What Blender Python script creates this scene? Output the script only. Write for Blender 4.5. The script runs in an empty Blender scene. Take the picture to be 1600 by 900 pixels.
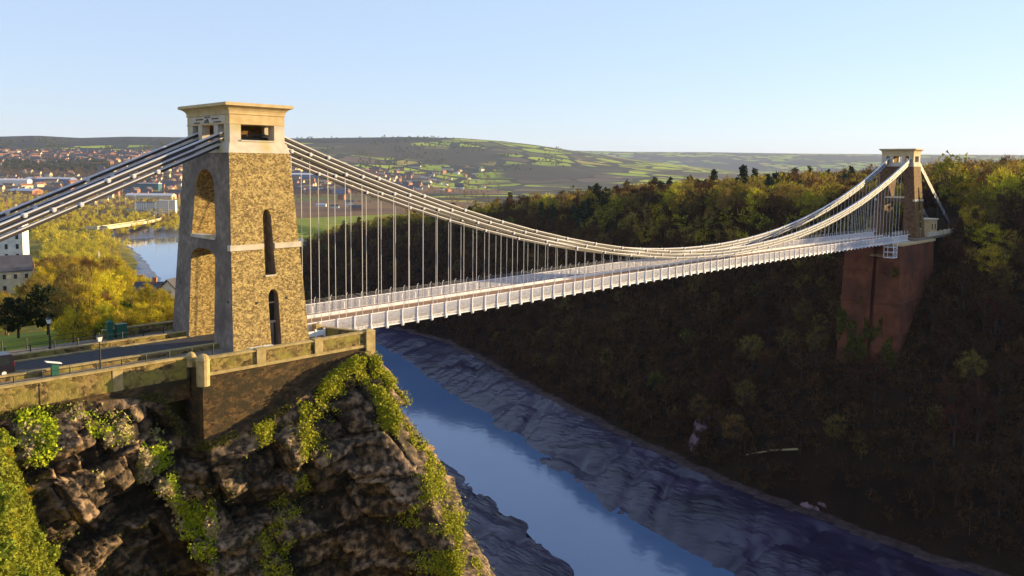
import bpy, math, random
import numpy as np
from mathutils import Vector, Matrix

R = math.radians
scene = bpy.context.scene
COL = scene.collection
rng = random.Random(7)

# ------------------------------------------------------------------ camera, sky, sun, exposure
CAM = np.array([-42.591, -86.258, 19.655])
YAW, PIT, ROLL, FPX = 0.7916, -0.0874, 0.01014, 1245.6
fw = np.array([math.sin(YAW) * math.cos(PIT), math.cos(YAW) * math.cos(PIT), math.sin(PIT)])
rt = np.array([math.cos(YAW), -math.sin(YAW), 0.0])
up = np.cross(rt, fw)
rt2 = math.cos(ROLL) * rt + math.sin(ROLL) * up
up2 = -math.sin(ROLL) * rt + math.cos(ROLL) * up
cam_d = bpy.data.cameras.new("camera")
cam = bpy.data.objects.new("camera", cam_d)
COL.objects.link(cam)
cam.matrix_world = Matrix(((rt2[0], up2[0], -fw[0], CAM[0]), (rt2[1], up2[1], -fw[1], CAM[1]),
                           (rt2[2], up2[2], -fw[2], CAM[2]), (0, 0, 0, 1)))
cam_d.sensor_width = 36.0
cam_d.lens = FPX / 1600 * 36
cam_d.shift_y = -78.4 / 1600
cam_d.clip_start = 0.5
cam_d.clip_end = 60000
scene.camera = cam

SUN_A, SUN_E = R(21), R(9.5)              # sun: 21 deg from the bridge axis towards -Y, low
SDIR = Vector((math.cos(SUN_A) * math.cos(SUN_E), -math.sin(SUN_A) * math.cos(SUN_E), math.sin(SUN_E)))
world = bpy.data.worlds.new("World")
scene.world = world
world.use_nodes = True
wn = world.node_tree
bg = wn.nodes["Background"]
sky = wn.nodes.new("ShaderNodeTexSky")
sky.sky_type = 'NISHITA'
sky.sun_disc = False
sky.sun_elevation = SUN_E
sky.sun_rotation = math.atan2(SDIR.x, SDIR.y)
sky.altitude = 80
sky.air_density = 1.0
sky.dust_density = 0.1
sky.ozone_density = 2.5
haze_mix = wn.nodes.new("ShaderNodeMix"); haze_mix.data_type = 'RGBA'      # thin high veil: evens the clear sky towards pale blue
haze_mix.inputs[0].default_value = 0.57
haze_mix.inputs[7].default_value = (3.1, 3.85, 5.15, 1)
warm = wn.nodes.new("ShaderNodeMix"); warm.data_type = 'RGBA'; warm.blend_type = 'MULTIPLY'; warm.inputs[0].default_value = 1.0
warm.inputs[7].default_value = (1.06, 0.95, 1.0, 1)
wn.links.new(sky.outputs[0], warm.inputs[6]); wn.links.new(warm.outputs[2], haze_mix.inputs[6])
wn.links.new(haze_mix.outputs[2], bg.inputs[0])
bg.inputs[1].default_value = 0.08
sun_d = bpy.data.lights.new("sun", 'SUN')
sun_d.energy = 5.0
sun_d.angle = R(0.5)
sun_d.color = (1.0, 0.75, 0.38)
sun = bpy.data.objects.new("sun", sun_d)
COL.objects.link(sun)
sun.rotation_euler = SDIR.to_track_quat('Z', 'Y').to_euler()
sun.location = (60, -60, 150)
scene.view_settings.view_transform = 'Standard'
scene.view_settings.look = 'None'
scene.view_settings.exposure = 1.5
scene.view_settings.gamma = 1.0
scene.render.engine = 'CYCLES'
scene.cycles.use_denoising = True
scene.cycles.max_bounces = 5
scene.cycles.diffuse_bounces = 3
scene.cycles.volume_bounces = 0
scene.cycles.transparent_max_bounces = 6

# ------------------------------------------------------------------ numpy noise
def _hash(ix, iy, iz=0, seed=0):
    h = (ix.astype(np.int64) * 374761393 + iy.astype(np.int64) * 668265263 + np.asarray(iz, dtype=np.int64) * 2147483647 + seed * 974634777) & 0xFFFFFFFF
    h = ((h ^ (h >> 13)) * 1274126177) & 0xFFFFFFFF
    h = (h ^ (h >> 16)) & 0xFFFFFFFF
    return h / 4294967295.0
def vnoise(x, y, seed=0):
    x = np.asarray(x, float); y = np.asarray(y, float)
    ix, iy = np.floor(x), np.floor(y)
    fx, fy = x - ix, y - iy
    fx = fx * fx * (3 - 2 * fx); fy = fy * fy * (3 - 2 * fy)
    a = _hash(ix, iy, 0, seed); b = _hash(ix + 1, iy, 0, seed)
    c = _hash(ix, iy + 1, 0, seed); d = _hash(ix + 1, iy + 1, 0, seed)
    return (a * (1 - fx) + b * fx) * (1 - fy) + (c * (1 - fx) + d * fx) * fy
def fbm(x, y, oct=4, seed=0):
    s = 0; a = 0.5; t = 0
    for k in range(oct):
        s = s + a * vnoise(x * 2 ** k, y * 2 ** k, seed + k); t += a; a *= 0.5
    return s / t
def sstep(a, b, x):
    t = np.clip((np.asarray(x, float) - a) / (b - a), 0, 1)
    return t * t * (3 - 2 * t)

# ------------------------------------------------------------------ materials
def mat(name, col, rough=0.8, spec=0.3, metal=0.0, col2=None, scale=1.0, detail=6, lo=0.35, hi=0.65, bump=0.0, bscale=None,
        col3=None, scale3=0.1, lo3=0.45, hi3=0.7, coords='Object', bdist=0.1, stretch=None, voro=False):
    m = bpy.data.materials.new(name); m.use_nodes = True
    nt = m.node_tree; b = nt.nodes["Principled BSDF"]
    b.inputs["Roughness"].default_value = rough
    b.inputs["Metallic"].default_value = metal
    b.inputs["Specular IOR Level"].default_value = spec
    b.inputs["Base Color"].default_value = (*col, 1)
    tc = nt.nodes.new("ShaderNodeTexCoord")
    src = tc.outputs[coords]
    if coords == 'World':
        pass
    if stretch:
        mp = nt.nodes.new("ShaderNodeMapping"); mp.inputs["Scale"].default_value = stretch
        nt.links.new(src, mp.inputs[0]); src = mp.outputs[0]
    last = None
    if col2 is not None:
        if voro:
            n = nt.nodes.new("ShaderNodeTexVoronoi"); n.inputs["Scale"].default_value = scale
            sp = nt.nodes.new("ShaderNodeSeparateColor"); nt.links.new(src, n.inputs["Vector"])
            nt.links.new(n.outputs["Color"], sp.inputs[0]); fac = sp.outputs[0]
        else:
            n = nt.nodes.new("ShaderNodeTexNoise"); n.inputs["Scale"].default_value = scale; n.inputs["Detail"].default_value = detail
            nt.links.new(src, n.inputs["Vector"]); fac = n.outputs["Fac"]
        r = nt.nodes.new("ShaderNodeValToRGB")
        r.color_ramp.elements[0].position = lo; r.color_ramp.elements[0].color = (*col, 1)
        r.color_ramp.elements[1].position = hi; r.color_ramp.elements[1].color = (*col2, 1)
        nt.links.new(fac, r.inputs[0]); last = r.outputs[0]
        if col3 is not None:
            n3 = nt.nodes.new("ShaderNodeTexNoise"); n3.inputs["Scale"].default_value = scale3; n3.inputs["Detail"].default_value = 5
            nt.links.new(src, n3.inputs["Vector"])
            r3 = nt.nodes.new("ShaderNodeValToRGB"); r3.color_ramp.elements[0].position = lo3; r3.color_ramp.elements[1].position = hi3
            nt.links.new(n3.outputs["Fac"], r3.inputs[0])
            mx = nt.nodes.new("ShaderNodeMix"); mx.data_type = 'RGBA'
            nt.links.new(r3.outputs[0], mx.inputs[0]); nt.links.new(last, mx.inputs[6]); mx.inputs[7].default_value = (*col3, 1)
            last = mx.outputs[2]
        nt.links.new(last, b.inputs["Base Color"])
    if bump:
        if voro:
            nb = nt.nodes.new("ShaderNodeTexVoronoi"); nb.feature = 'DISTANCE_TO_EDGE'; nb.inputs["Scale"].default_value = bscale or scale
            rr = nt.nodes.new("ShaderNodeMath"); rr.operation = 'MINIMUM'; rr.inputs[1].default_value = 0.12
            nt.links.new(src, nb.inputs["Vector"]); nt.links.new(nb.outputs[0], rr.inputs[0]); ho = rr.outputs[0]
        else:
            nb = nt.nodes.new("ShaderNodeTexNoise"); nb.inputs["Scale"].default_value = bscale or scale * 2; nb.inputs["Detail"].default_value = 8
            nt.links.new(src, nb.inputs["Vector"]); ho = nb.outputs["Fac"]
        bp = nt.nodes.new("ShaderNodeBump"); bp.inputs["Strength"].default_value = bump; bp.inputs["Distance"].default_value = bdist
        nt.links.new(ho, bp.inputs["Height"]); nt.links.new(bp.outputs[0], b.inputs["Normal"])
    return m

def leafmat(name, c1, c2, rnd=0.35, trans=0.25):
    """foliage/twigs: colour varies from leaf to leaf and from tree to tree"""
    m = bpy.data.materials.new(name); m.use_nodes = True
    nt = m.node_tree; b = nt.nodes["Principled BSDF"]
    b.inputs["Roughness"].default_value = 0.8; b.inputs["Specular IOR Level"].default_value = 0.15
    g = nt.nodes.new("ShaderNodeNewGeometry"); oi = nt.nodes.new("ShaderNodeObjectInfo")
    mx = nt.nodes.new("ShaderNodeMix"); mx.data_type = 'RGBA'
    mx.inputs[6].default_value = (*c1, 1); mx.inputs[7].default_value = (*c2, 1)
    nt.links.new(g.outputs["Random Per Island"], mx.inputs[0])
    hs = nt.nodes.new("ShaderNodeHueSaturation")
    ma = nt.nodes.new("ShaderNodeMapRange"); ma.inputs["To Min"].default_value = 1 - rnd; ma.inputs["To Max"].default_value = 1 + rnd
    nt.links.new(oi.outputs["Random"], ma.inputs[0]); nt.links.new(ma.outputs[0], hs.inputs["Value"])
    mh = nt.nodes.new("ShaderNodeMath"); mh.operation = 'MULTIPLY'; mh.inputs[1].default_value = 7.3
    fr = nt.nodes.new("ShaderNodeMath"); fr.operation = 'FRACT'
    nt.links.new(oi.outputs["Random"], mh.inputs[0]); nt.links.new(mh.outputs[0], fr.inputs[0])
    mr2 = nt.nodes.new("ShaderNodeMapRange"); mr2.inputs["To Min"].default_value = 0.488; mr2.inputs["To Max"].default_value = 0.53
    nt.links.new(fr.outputs[0], mr2.inputs[0]); nt.links.new(mr2.outputs[0], hs.inputs["Hue"])
    nt.links.new(mx.outputs[2], hs.inputs["Color"]); nt.links.new(hs.outputs[0], b.inputs["Base Color"])
    tr = nt.nodes.new("ShaderNodeBsdfTranslucent"); nt.links.new(hs.outputs[0], tr.inputs[0])
    ms = nt.nodes.new("ShaderNodeMixShader"); ms.inputs[0].default_value = trans
    nt.links.new(b.outputs[0], ms.inputs[1]); nt.links.new(tr.outputs[0], ms.inputs[2])
    nt.links.new(ms.outputs[0], nt.nodes["Material Output"].inputs[0])
    return m

M = {}
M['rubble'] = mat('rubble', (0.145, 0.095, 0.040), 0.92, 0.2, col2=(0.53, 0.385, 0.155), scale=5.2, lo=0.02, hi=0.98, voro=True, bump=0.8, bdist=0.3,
                  col3=(0.13, 0.085, 0.042), scale3=1.3, lo3=0.5, hi3=0.9, stretch=(1, 1, 1.25))
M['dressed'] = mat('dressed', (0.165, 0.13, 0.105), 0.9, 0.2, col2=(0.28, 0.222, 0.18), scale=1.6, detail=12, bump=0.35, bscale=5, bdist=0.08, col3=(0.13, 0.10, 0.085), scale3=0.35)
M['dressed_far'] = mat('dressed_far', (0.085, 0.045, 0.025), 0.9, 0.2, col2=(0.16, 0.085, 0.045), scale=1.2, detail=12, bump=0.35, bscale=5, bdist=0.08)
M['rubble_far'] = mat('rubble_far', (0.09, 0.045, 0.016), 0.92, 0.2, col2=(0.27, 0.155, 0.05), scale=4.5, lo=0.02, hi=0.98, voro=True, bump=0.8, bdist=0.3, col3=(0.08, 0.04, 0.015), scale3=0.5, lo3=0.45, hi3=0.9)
M['ashlar'] = mat('ashlar', (0.47, 0.40, 0.32), 0.85, 0.2, col2=(0.60, 0.53, 0.44), scale=0.9, bump=0.15, bscale=6, col3=(0.42, 0.33, 0.10), scale3=0.45, lo3=0.52, hi3=0.72)
M['ashlar_warm'] = mat('ashlar_warm', (0.48, 0.345, 0.17), 0.85, 0.2, col2=(0.58, 0.44, 0.25), scale=1.2, bump=0.1, bscale=6)
M['letter'] = mat('letter', (0.08, 0.045, 0.03), 0.9)
M['wallstone'] = mat('wallstone', (0.06, 0.04, 0.016), 0.92, 0.2, col2=(0.27, 0.185, 0.07), scale=3.2, lo=0.1, hi=0.9, voro=True, bump=0.7, bdist=0.15, col3=(0.26, 0.22, 0.05), scale3=0.5)
M['coping'] = mat('coping', (0.27, 0.20, 0.085), 0.85, 0.2, col2=(0.42, 0.32, 0.15), scale=1.5, bump=0.2, bscale=8)
M['oldwall'] = mat('oldwall', (0.03, 0.018, 0.009), 0.92, 0.2, col2=(0.12, 0.072, 0.03), scale=2.6, lo=0.0, hi=1.0, voro=True, bump=0.8, bdist=0.15, stretch=(1, 1, 1.5), col3=(0.035, 0.026, 0.014), scale3=0.7, lo3=0.42, hi3=0.62)
M['rock'] = mat('rock', (0.016, 0.011, 0.008), 0.85, 0.3, col2=(0.16, 0.115, 0.078), scale=1.4, detail=14, lo=0.42, hi=0.66, bump=0.5, bscale=5, bdist=0.18)
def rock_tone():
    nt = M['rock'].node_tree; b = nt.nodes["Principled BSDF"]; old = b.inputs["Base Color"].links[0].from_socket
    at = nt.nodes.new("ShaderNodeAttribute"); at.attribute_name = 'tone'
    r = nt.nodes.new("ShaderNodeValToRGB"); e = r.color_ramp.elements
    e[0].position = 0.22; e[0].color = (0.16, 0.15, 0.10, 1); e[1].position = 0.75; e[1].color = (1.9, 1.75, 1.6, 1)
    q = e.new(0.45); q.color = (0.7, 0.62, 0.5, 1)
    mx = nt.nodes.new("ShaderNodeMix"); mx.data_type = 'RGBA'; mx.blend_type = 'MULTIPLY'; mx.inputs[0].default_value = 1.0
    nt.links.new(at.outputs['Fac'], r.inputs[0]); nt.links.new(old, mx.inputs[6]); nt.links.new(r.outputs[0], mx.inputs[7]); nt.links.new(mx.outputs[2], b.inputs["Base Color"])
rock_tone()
M['white_steel'] = mat('white_steel', (0.66, 0.64, 0.69), 0.45, 0.4, col2=(0.78, 0.76, 0.79), scale=3)
M['chain_pale'] = mat('chain_pale', (0.52, 0.50, 0.54), 0.45, 0.4, col2=(0.62, 0.60, 0.63), scale=2)
M['chain_shade'] = mat('chain_shade', (0.035, 0.03, 0.035), 0.6, 0.3)
M['hanger'] = mat('hanger', (0.66, 0.62, 0.60), 0.5, 0.4)
M['planks'] = mat('planks', (0.22, 0.12, 0.065), 0.8, 0.2, col2=(0.34, 0.20, 0.11), scale=1.3, stretch=(3, 0.3, 1))
M['asphalt'] = mat('asphalt', (0.05, 0.05, 0.055), 0.95, 0.1, col2=(0.075, 0.072, 0.075), scale=2, bump=0.1, bscale=30)
M['paving'] = mat('paving', (0.16, 0.13, 0.11), 0.85, 0.25, col2=(0.24, 0.19, 0.15), scale=1.2, bump=0.1, bscale=20)
M['black_iron'] = mat('black_iron', (0.018, 0.02, 0.022), 0.5, 0.4)
M['green_paint'] = mat('green_paint', (0.015, 0.09, 0.06), 0.5, 0.4, col2=(0.02, 0.11, 0.07), scale=4)
M['white_paint'] = mat('white_paint', (0.78, 0.77, 0.75), 0.5, 0.4, col2=(0.70, 0.69, 0.66), scale=2)
M['glass'] = mat('glass', (0.02, 0.025, 0.03), 0.08, 0.6)
M['brick'] = mat('brick', (0.11, 0.033, 0.016), 0.9, 0.2, col2=(0.19, 0.065, 0.03), scale=0.3, detail=10, bump=0.4, bscale=2.5, col3=(0.075, 0.03, 0.018), scale3=0.12)
M['bark'] = mat('bark', (0.10, 0.07, 0.04), 0.9, 0.2, col2=(0.17, 0.12, 0.06), scale=2, bump=0.5, bscale=6, stretch=(1, 1, 0.2))
M['dark_bark'] = mat('dark_bark', (0.045, 0.03, 0.022), 0.9, 0.2, col2=(0.08, 0.055, 0.04), scale=2, stretch=(1, 1, 0.2))
M['grass'] = mat('grass', (0.13, 0.16, 0.015), 0.95, 0.1, col2=(0.24, 0.26, 0.025), scale=0.12, bump=0.3, bscale=1.2)
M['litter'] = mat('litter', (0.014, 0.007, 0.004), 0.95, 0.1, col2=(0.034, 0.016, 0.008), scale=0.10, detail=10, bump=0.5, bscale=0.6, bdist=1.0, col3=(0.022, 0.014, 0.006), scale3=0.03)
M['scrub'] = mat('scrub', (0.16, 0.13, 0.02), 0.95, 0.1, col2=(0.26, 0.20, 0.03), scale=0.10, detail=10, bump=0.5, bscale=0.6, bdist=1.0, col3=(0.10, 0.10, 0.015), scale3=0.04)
def mud_material():
    m = mat('mud', (0.010, 0.0075, 0.024), 0.24, 0.36, col2=(0.034, 0.025, 0.062), scale=0.10, detail=6, bump=0.55, bscale=0.5, bdist=0.6, stretch=(1.1, 0.45, 1))
    return m
M['mud'] = mud_material()
M['riverstone'] = mat('riverstone', (0.03, 0.018, 0.018), 0.9, 0.2, col2=(0.085, 0.055, 0.055), scale=0.5, detail=10, bump=0.8, bscale=0.9, bdist=0.8)
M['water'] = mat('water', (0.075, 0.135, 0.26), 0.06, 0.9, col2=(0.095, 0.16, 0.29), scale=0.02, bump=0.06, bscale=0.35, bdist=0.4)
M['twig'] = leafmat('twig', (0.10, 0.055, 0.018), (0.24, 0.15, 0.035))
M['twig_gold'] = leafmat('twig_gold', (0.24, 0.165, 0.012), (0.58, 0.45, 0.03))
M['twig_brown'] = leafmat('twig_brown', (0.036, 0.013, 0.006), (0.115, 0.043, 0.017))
M['leaf_green'] = leafmat('leaf_green', (0.10, 0.12, 0.012), (0.24, 0.26, 0.022))
M['leaf_dark'] = leafmat('leaf_dark', (0.018, 0.026, 0.010), (0.045, 0.055, 0.018), trans=0.1)
M['leaf_olive'] = leafmat('leaf_olive', (0.035, 0.038, 0.007), (0.12, 0.105, 0.015))
M['leaf_olive_lit'] = leafmat('leaf_olive_lit', (0.095, 0.07, 0.010), (0.27, 0.195, 0.024))  # brighter copy of the olive leaves, sunlight put into the colour
M['twig_lit'] = leafmat('twig_lit', (0.13, 0.085, 0.02), (0.30, 0.205, 0.035))  # brighter copy of the tan twigs, sunlight put into the colour
M['ivy'] = leafmat('ivy', (0.12, 0.14, 0.008), (0.40, 0.38, 0.015), trans=0.15)
M['dry_stem'] = leafmat('dry_stem', (0.34, 0.26, 0.13), (0.50, 0.42, 0.24))

# ------------------------------------------------------------------ mesh building
class MB:
    def __init__(s): s.v = []; s.f = []; s.m = []
    def add(s, vs, fs, mi=0):
        o = len(s.v); s.v += [tuple(v) for v in vs]; s.f += [tuple(i + o for i in f) for f in fs]; s.m += [mi] * len(fs)
    def box(s, x0, x1, y0, y1, z0, z1, mi=0):
        s.add([(x0, y0, z0), (x1, y0, z0), (x1, y1, z0), (x0, y1, z0), (x0, y0, z1), (x1, y0, z1), (x1, y1, z1), (x0, y1, z1)],
              [(0, 3, 2, 1), (4, 5, 6, 7), (0, 1, 5, 4), (1, 2, 6, 5), (2, 3, 7, 6), (3, 0, 4, 7)], mi)
    def frustum(s, b, z0, t, z1, mi=0):            # b, t = (x0,x1,y0,y1)
        s.add([(b[0], b[2], z0), (b[1], b[2], z0), (b[1], b[3], z0), (b[0], b[3], z0), (t[0], t[2], z1), (t[1], t[2], z1), (t[1], t[3], z1), (t[0], t[3], z1)],
              [(0, 3, 2, 1), (4, 5, 6, 7), (0, 1, 5, 4), (1, 2, 6, 5), (2, 3, 7, 6), (3, 0, 4, 7)], mi)
    def bar(s, p, q, w, h, mi=0, upv=(0, 0, 1)):   # box along p->q, w across, h along up
        p, q = Vector(p), Vector(q); d = (q - p).normalized(); u = Vector(upv)
        a = d.cross(u)
        if a.length < 1e-4: a = d.cross(Vector((1, 0, 0)))
        a.normalize(); u = a.cross(d)
        c = []
        for e in (p, q):
            for sx, sy in ((-1, -1), (1, -1), (1, 1), (-1, 1)): c.append(e + a * (sx * w / 2) + u * (sy * h / 2))
        s.add(c, [(0, 1, 2, 3), (7, 6, 5, 4), (0, 4, 5, 1), (1, 5, 6, 2), (2, 6, 7, 3), (3, 7, 4, 0)], mi)
    def tube(s, pts, rad, n=6, mi=0, cap=True):
        pts = [Vector(p) for p in pts]
        if not hasattr(rad, '__len__'): rad = [rad] * len(pts)
        rings = []
        for i, p in enumerate(pts):
            d = (pts[min(i + 1, len(pts) - 1)] - pts[max(i - 1, 0)]).normalized()
            a = d.cross(Vector((0, 0, 1)))
            if a.length < 1e-3: a = d.cross(Vector((1, 0, 0)))
            a.normalize(); b = d.cross(a)
            rings.append([p + (a * math.cos(t) + b * math.sin(t)) * rad[i] for t in [2 * math.pi * k / n for k in range(n)]])
        vs = [v for r in rings for v in r]; fs = []
        for i in range(len(pts) - 1):
            for k in range(n):
                fs.append((i * n + k, i * n + (k + 1) % n, (i + 1) * n + (k + 1) % n, (i + 1) * n + k))
        if cap: fs += [tuple(range(n)), tuple(range((len(pts) - 1) * n + n - 1, (len(pts) - 1) * n - 1, -1))]
        s.add(vs, fs, mi)
    def lathe(s, prof, c=(0, 0, 0), n=12, mi=0):
        vs = []; fs = []
        for r, z in prof:
            for k in range(n):
                t = 2 * math.pi * k / n; vs.append((c[0] + r * math.cos(t), c[1] + r * math.sin(t), c[2] + z))
        for i in range(len(prof) - 1):
            for k in range(n): fs.append((i * n + k, i * n + (k + 1) % n, (i + 1) * n + (k + 1) % n, (i + 1) * n + k))
        fs += [tuple(range(n - 1, -1, -1)), tuple(range((len(prof) - 1) * n, len(prof) * n))]
        s.add(vs, fs, mi)
    def prism(s, pts, axis, a0, a1, mi=0):         # 2D polygon extruded along axis 'x'|'y'|'z'
        def mk(p, a): return (a, p[0], p[1]) if axis == 'x' else ((p[0], a, p[1]) if axis == 'y' else (p[0], p[1], a))
        n = len(pts); vs = [mk(p, a0) for p in pts] + [mk(p, a1) for p in pts]
        fs = [tuple(range(n)), tuple(range(2 * n - 1, n - 1, -1))] + [(i, i + n, (i + 1) % n + n, (i + 1) % n) for i in range(n)]
        s.add(vs, fs, mi)
    def mesh(s, name, mats, smooth=False):
        me = bpy.data.meshes.new(name); me.from_pydata(s.v, [], s.f); me.update()
        if not isinstance(mats, (list, tuple)): mats = [mats]
        for x in mats: me.materials.append(x)
        if len(mats) > 1: me.polygons.foreach_set('material_index', s.m)
        fix_normals(me)
        if smooth: me.polygons.foreach_set('use_smooth', [True] * len(me.polygons))
        return me
import bmesh
def fix_normals(me):
    bm = bmesh.new(); bm.from_mesh(me); bmesh.ops.recalc_face_normals(bm, faces=bm.faces); bm.to_mesh(me); bm.free()

def npmesh(name, V, F, mats, mi=None, smooth=False):
    me = bpy.data.meshes.new(name); V = np.asarray(V, np.float32); F = np.asarray(F, np.int32); k = F.shape[1]
    me.vertices.add(len(V)); me.vertices.foreach_set('co', V.ravel())
    me.loops.add(F.size); me.loops.foreach_set('vertex_index', F.ravel())
    me.polygons.add(len(F)); me.polygons.foreach_set('loop_start', np.arange(0, F.size, k, dtype=np.int32))
    if not isinstance(mats, (list, tuple)): mats = [mats]
    for x in mats: me.materials.append(x)
    if mi is not None: me.polygons.foreach_set('material_index', np.asarray(mi, np.int32))
    if smooth: me.polygons.foreach_set('use_smooth', np.ones(len(F), bool))
    me.update(calc_edges=True); me.validate()
    return me

def put(name, me, parent=None, loc=(0, 0, 0), rz=0.0, sc=1.0, label=None, cat=None, group=None, kind=None):
    o = bpy.data.objects.new(name, me); COL.objects.link(o)
    o.location = loc; o.rotation_euler = (0, 0, rz)
    o.scale = (sc, sc, sc) if not hasattr(sc, '__len__') else sc
    if parent: o.parent = parent
    if label: o['label'] = label
    if cat: o['category'] = cat
    if group: o['group'] = group
    if kind: o['kind'] = kind
    return o
def thing(name, label, cat, loc=(0, 0, 0), rz=0.0, group=None, sc=1.0):
    return put(name, None, None, loc, rz, sc, label, cat, group)
def struct(name, me, **k): return put(name, me, kind='structure', **k)

# ------------------------------------------------------------------ terrain height
YS = [-420, -300, -200, -120, -60, -20, 10, 35, 70, 103, 133, 176, 212, 250, 280, 340, 400, 450, 540, 632, 750, 900, 1100, 1400]
RW = [175, 150, 135, 127, 126, 127, 129, 131, 145, 160, 170, 183.5, 200, 213, 217, 203, 190, 200, 250, 380, 440, 480, 520, 540]
LW = [140, 120, 105, 98, 97, 97, 97, 104, 118, 127, 138, 157, 174, 186, 190, 176, 163, 172, 205, 238, 270, 310, 350, 400]
MR = [215, 190, 172, 166, 164, 163, 166, 170, 178, 190, 199, 213, 228, 236, 237, 220, 206, 217, 272, 410, 470, 520, 560, 600]
def river(Y):
    Y = np.asarray(Y, float); w1 = (fbm(Y * .05, Y * 0 + 3, 4, 8) - .5) * 7; w2 = (fbm(Y * .05, Y * 0 + 9, 4, 9) - .5) * 9
    return np.interp(Y, YS, LW) + w1 + 1.5, np.interp(Y, YS, RW) + w2 - 2.0, np.interp(Y, YS, MR) + w1 * .6
PY = [-420, -60, 0, 100, 218, 281, 360, 450, 520, 650, 1500]
PZ = [6, 5, 3, 1, -6, -13, -25, -43, -62, -70, -71]
QY = [-420, -9, 22, 60, 120, 200, 300, 400, 500, 650, 1500]
QZ = [-1, -1, -1.6, -7, -15, -24, -31, -43, -57, -70, -71]
def hgt(X, Y, detail=True):
    X = np.asarray(X, float); Y = np.asarray(Y, float)
    L, Rw, Mr = river(Y)
    n1 = fbm(X * 0.02, Y * 0.02, 4, 11) - 0.5
    n2 = fbm(X * 0.08, Y * 0.08, 3, 21) - 0.5
    P = np.interp(Y, PY, PZ)
    W = np.interp(Y, [-60, 150, 300, 500], [78, 72, 60, 60])
    # right side
    s = (X - (Mr + 7)) / W
    wob = np.clip(s * (1 - s) * 4, 0, 1)
    zr = -75.2 + (P + 75.2) * np.clip(s, 0, 1) ** (0.88 - 0.42 * np.exp(-((Y - 2) / 34.0) ** 2)) + wob * (n1 * 16 + n2 * 5)
    zr = np.where(s > 1, P + np.interp(X - (Mr + 7 + W), [0, 160, 400, 900], [0, 7, 10, -10]) * sstep(420, 120, Y) + n1 * 4, zr)
    zr = np.where(s < 0, -75.4 + n2 * 1.0, zr)
    # side valley running up towards the sun, right of the tower
    ax, ay = math.cos(R(27)), -math.sin(R(27))
    tx, ty = X - 165, Y + 108
    t = tx * ax + ty * ay; q = np.abs(-tx * ay + ty * ax)
    val = -74 + 0.13 * np.clip(t, 0, 500) + np.maximum(q - 8, 0) * 0.75
    zr = np.where(t > 0, np.minimum(zr, val), zr)
    # mud: rills draining across the bank into the channel
    va = Y * 0.94 - X * 0.34 + 9 * (fbm(X * .03, Y * .03, 3, 61) - .5); ub = X * 0.94 + Y * 0.34
    r1 = np.abs(2 * vnoise(va / 7.0, ub / 55.0, 63) - 1); r2 = np.abs(2 * vnoise(va / 2.6 + 5, ub / 26.0, 64) - 1)
    r3 = np.abs(2 * vnoise(va / 16.0 + 9, ub / 40.0, 67) - 1)
    rill = -1.0 * np.exp(-r1 * 11) - 0.5 * np.exp(-r2 * 7) - 1.6 * np.exp(-r3 * 14) + 0.55 * (fbm(X * .3, Y * .3, 3, 65) - .5)
    ed = np.where(X > (L + Rw) / 2, (X - Rw) / 6.0, (L - X) / 6.0)
    rill = rill * np.clip(ed, 0, 1)
    mud_r = -80.6 + 5.2 * np.clip((X - Rw) / np.maximum(Mr - Rw, 1), 0, 1) ** 0.8 + n2 * 0.9 + rill
    mud_l = -80.6 + 5.5 * np.clip((L - X) / np.interp(Y, [450, 720], [42, 8]), 0, 1) ** 0.8 + n2 * 1.0 + rill
    # left side
    Q = np.interp(Y, QY, QZ) - 0.05 * np.clip(X - 60, 0, 300) * sstep(40, 200, Y)
    rim = np.interp(Y, [-20, 40, 120, 300, 450, 650], [11, 14, 40, 95, 130, 150])
    foot = L - np.interp(Y, [450, 720], [42, 8])
    sl = np.clip((X - rim) / np.maximum(foot - rim, 8), 0, 1)
    zl = Q + (-75.1 - Q) * sl ** 0.8 + n1 * 8 * sstep(30, 90, Y)
    gul = -58 - 10 * sstep(0, 60, X) + n1 * 10 + n2 * 4
    # bushy spur on the near left
    px, py = X + 27.5, Y + 9
    ux, uy = -0.24, -0.971
    tt = np.clip(px * ux + py * uy, 0, 60)
    dd = np.hypot(px - ux * tt, py - uy * tt)
    side = (px * uy - py * ux)
    spur = -2.6 + 0.03 * tt - np.maximum(dd - 1.5, 0) * np.where(side > 0, 0.5, 4.2) + n2 * 1.5
    spur = np.where(tt >= 60, -45, spur)
    gul = np.maximum(gul, spur)
    kk = sstep(-5.5, -8.0, Y)
    zl = np.where(X < 60, zl * (1 - kk) + gul * kk, zl * (1 - kk) + np.minimum(zl, gul) * kk)
    z = np.where(X >= Mr, zr, np.where(X >= Rw, mud_r, np.where(X > L, -82.0, np.where(X > foot, mud_l, zl))))
    return z

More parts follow.
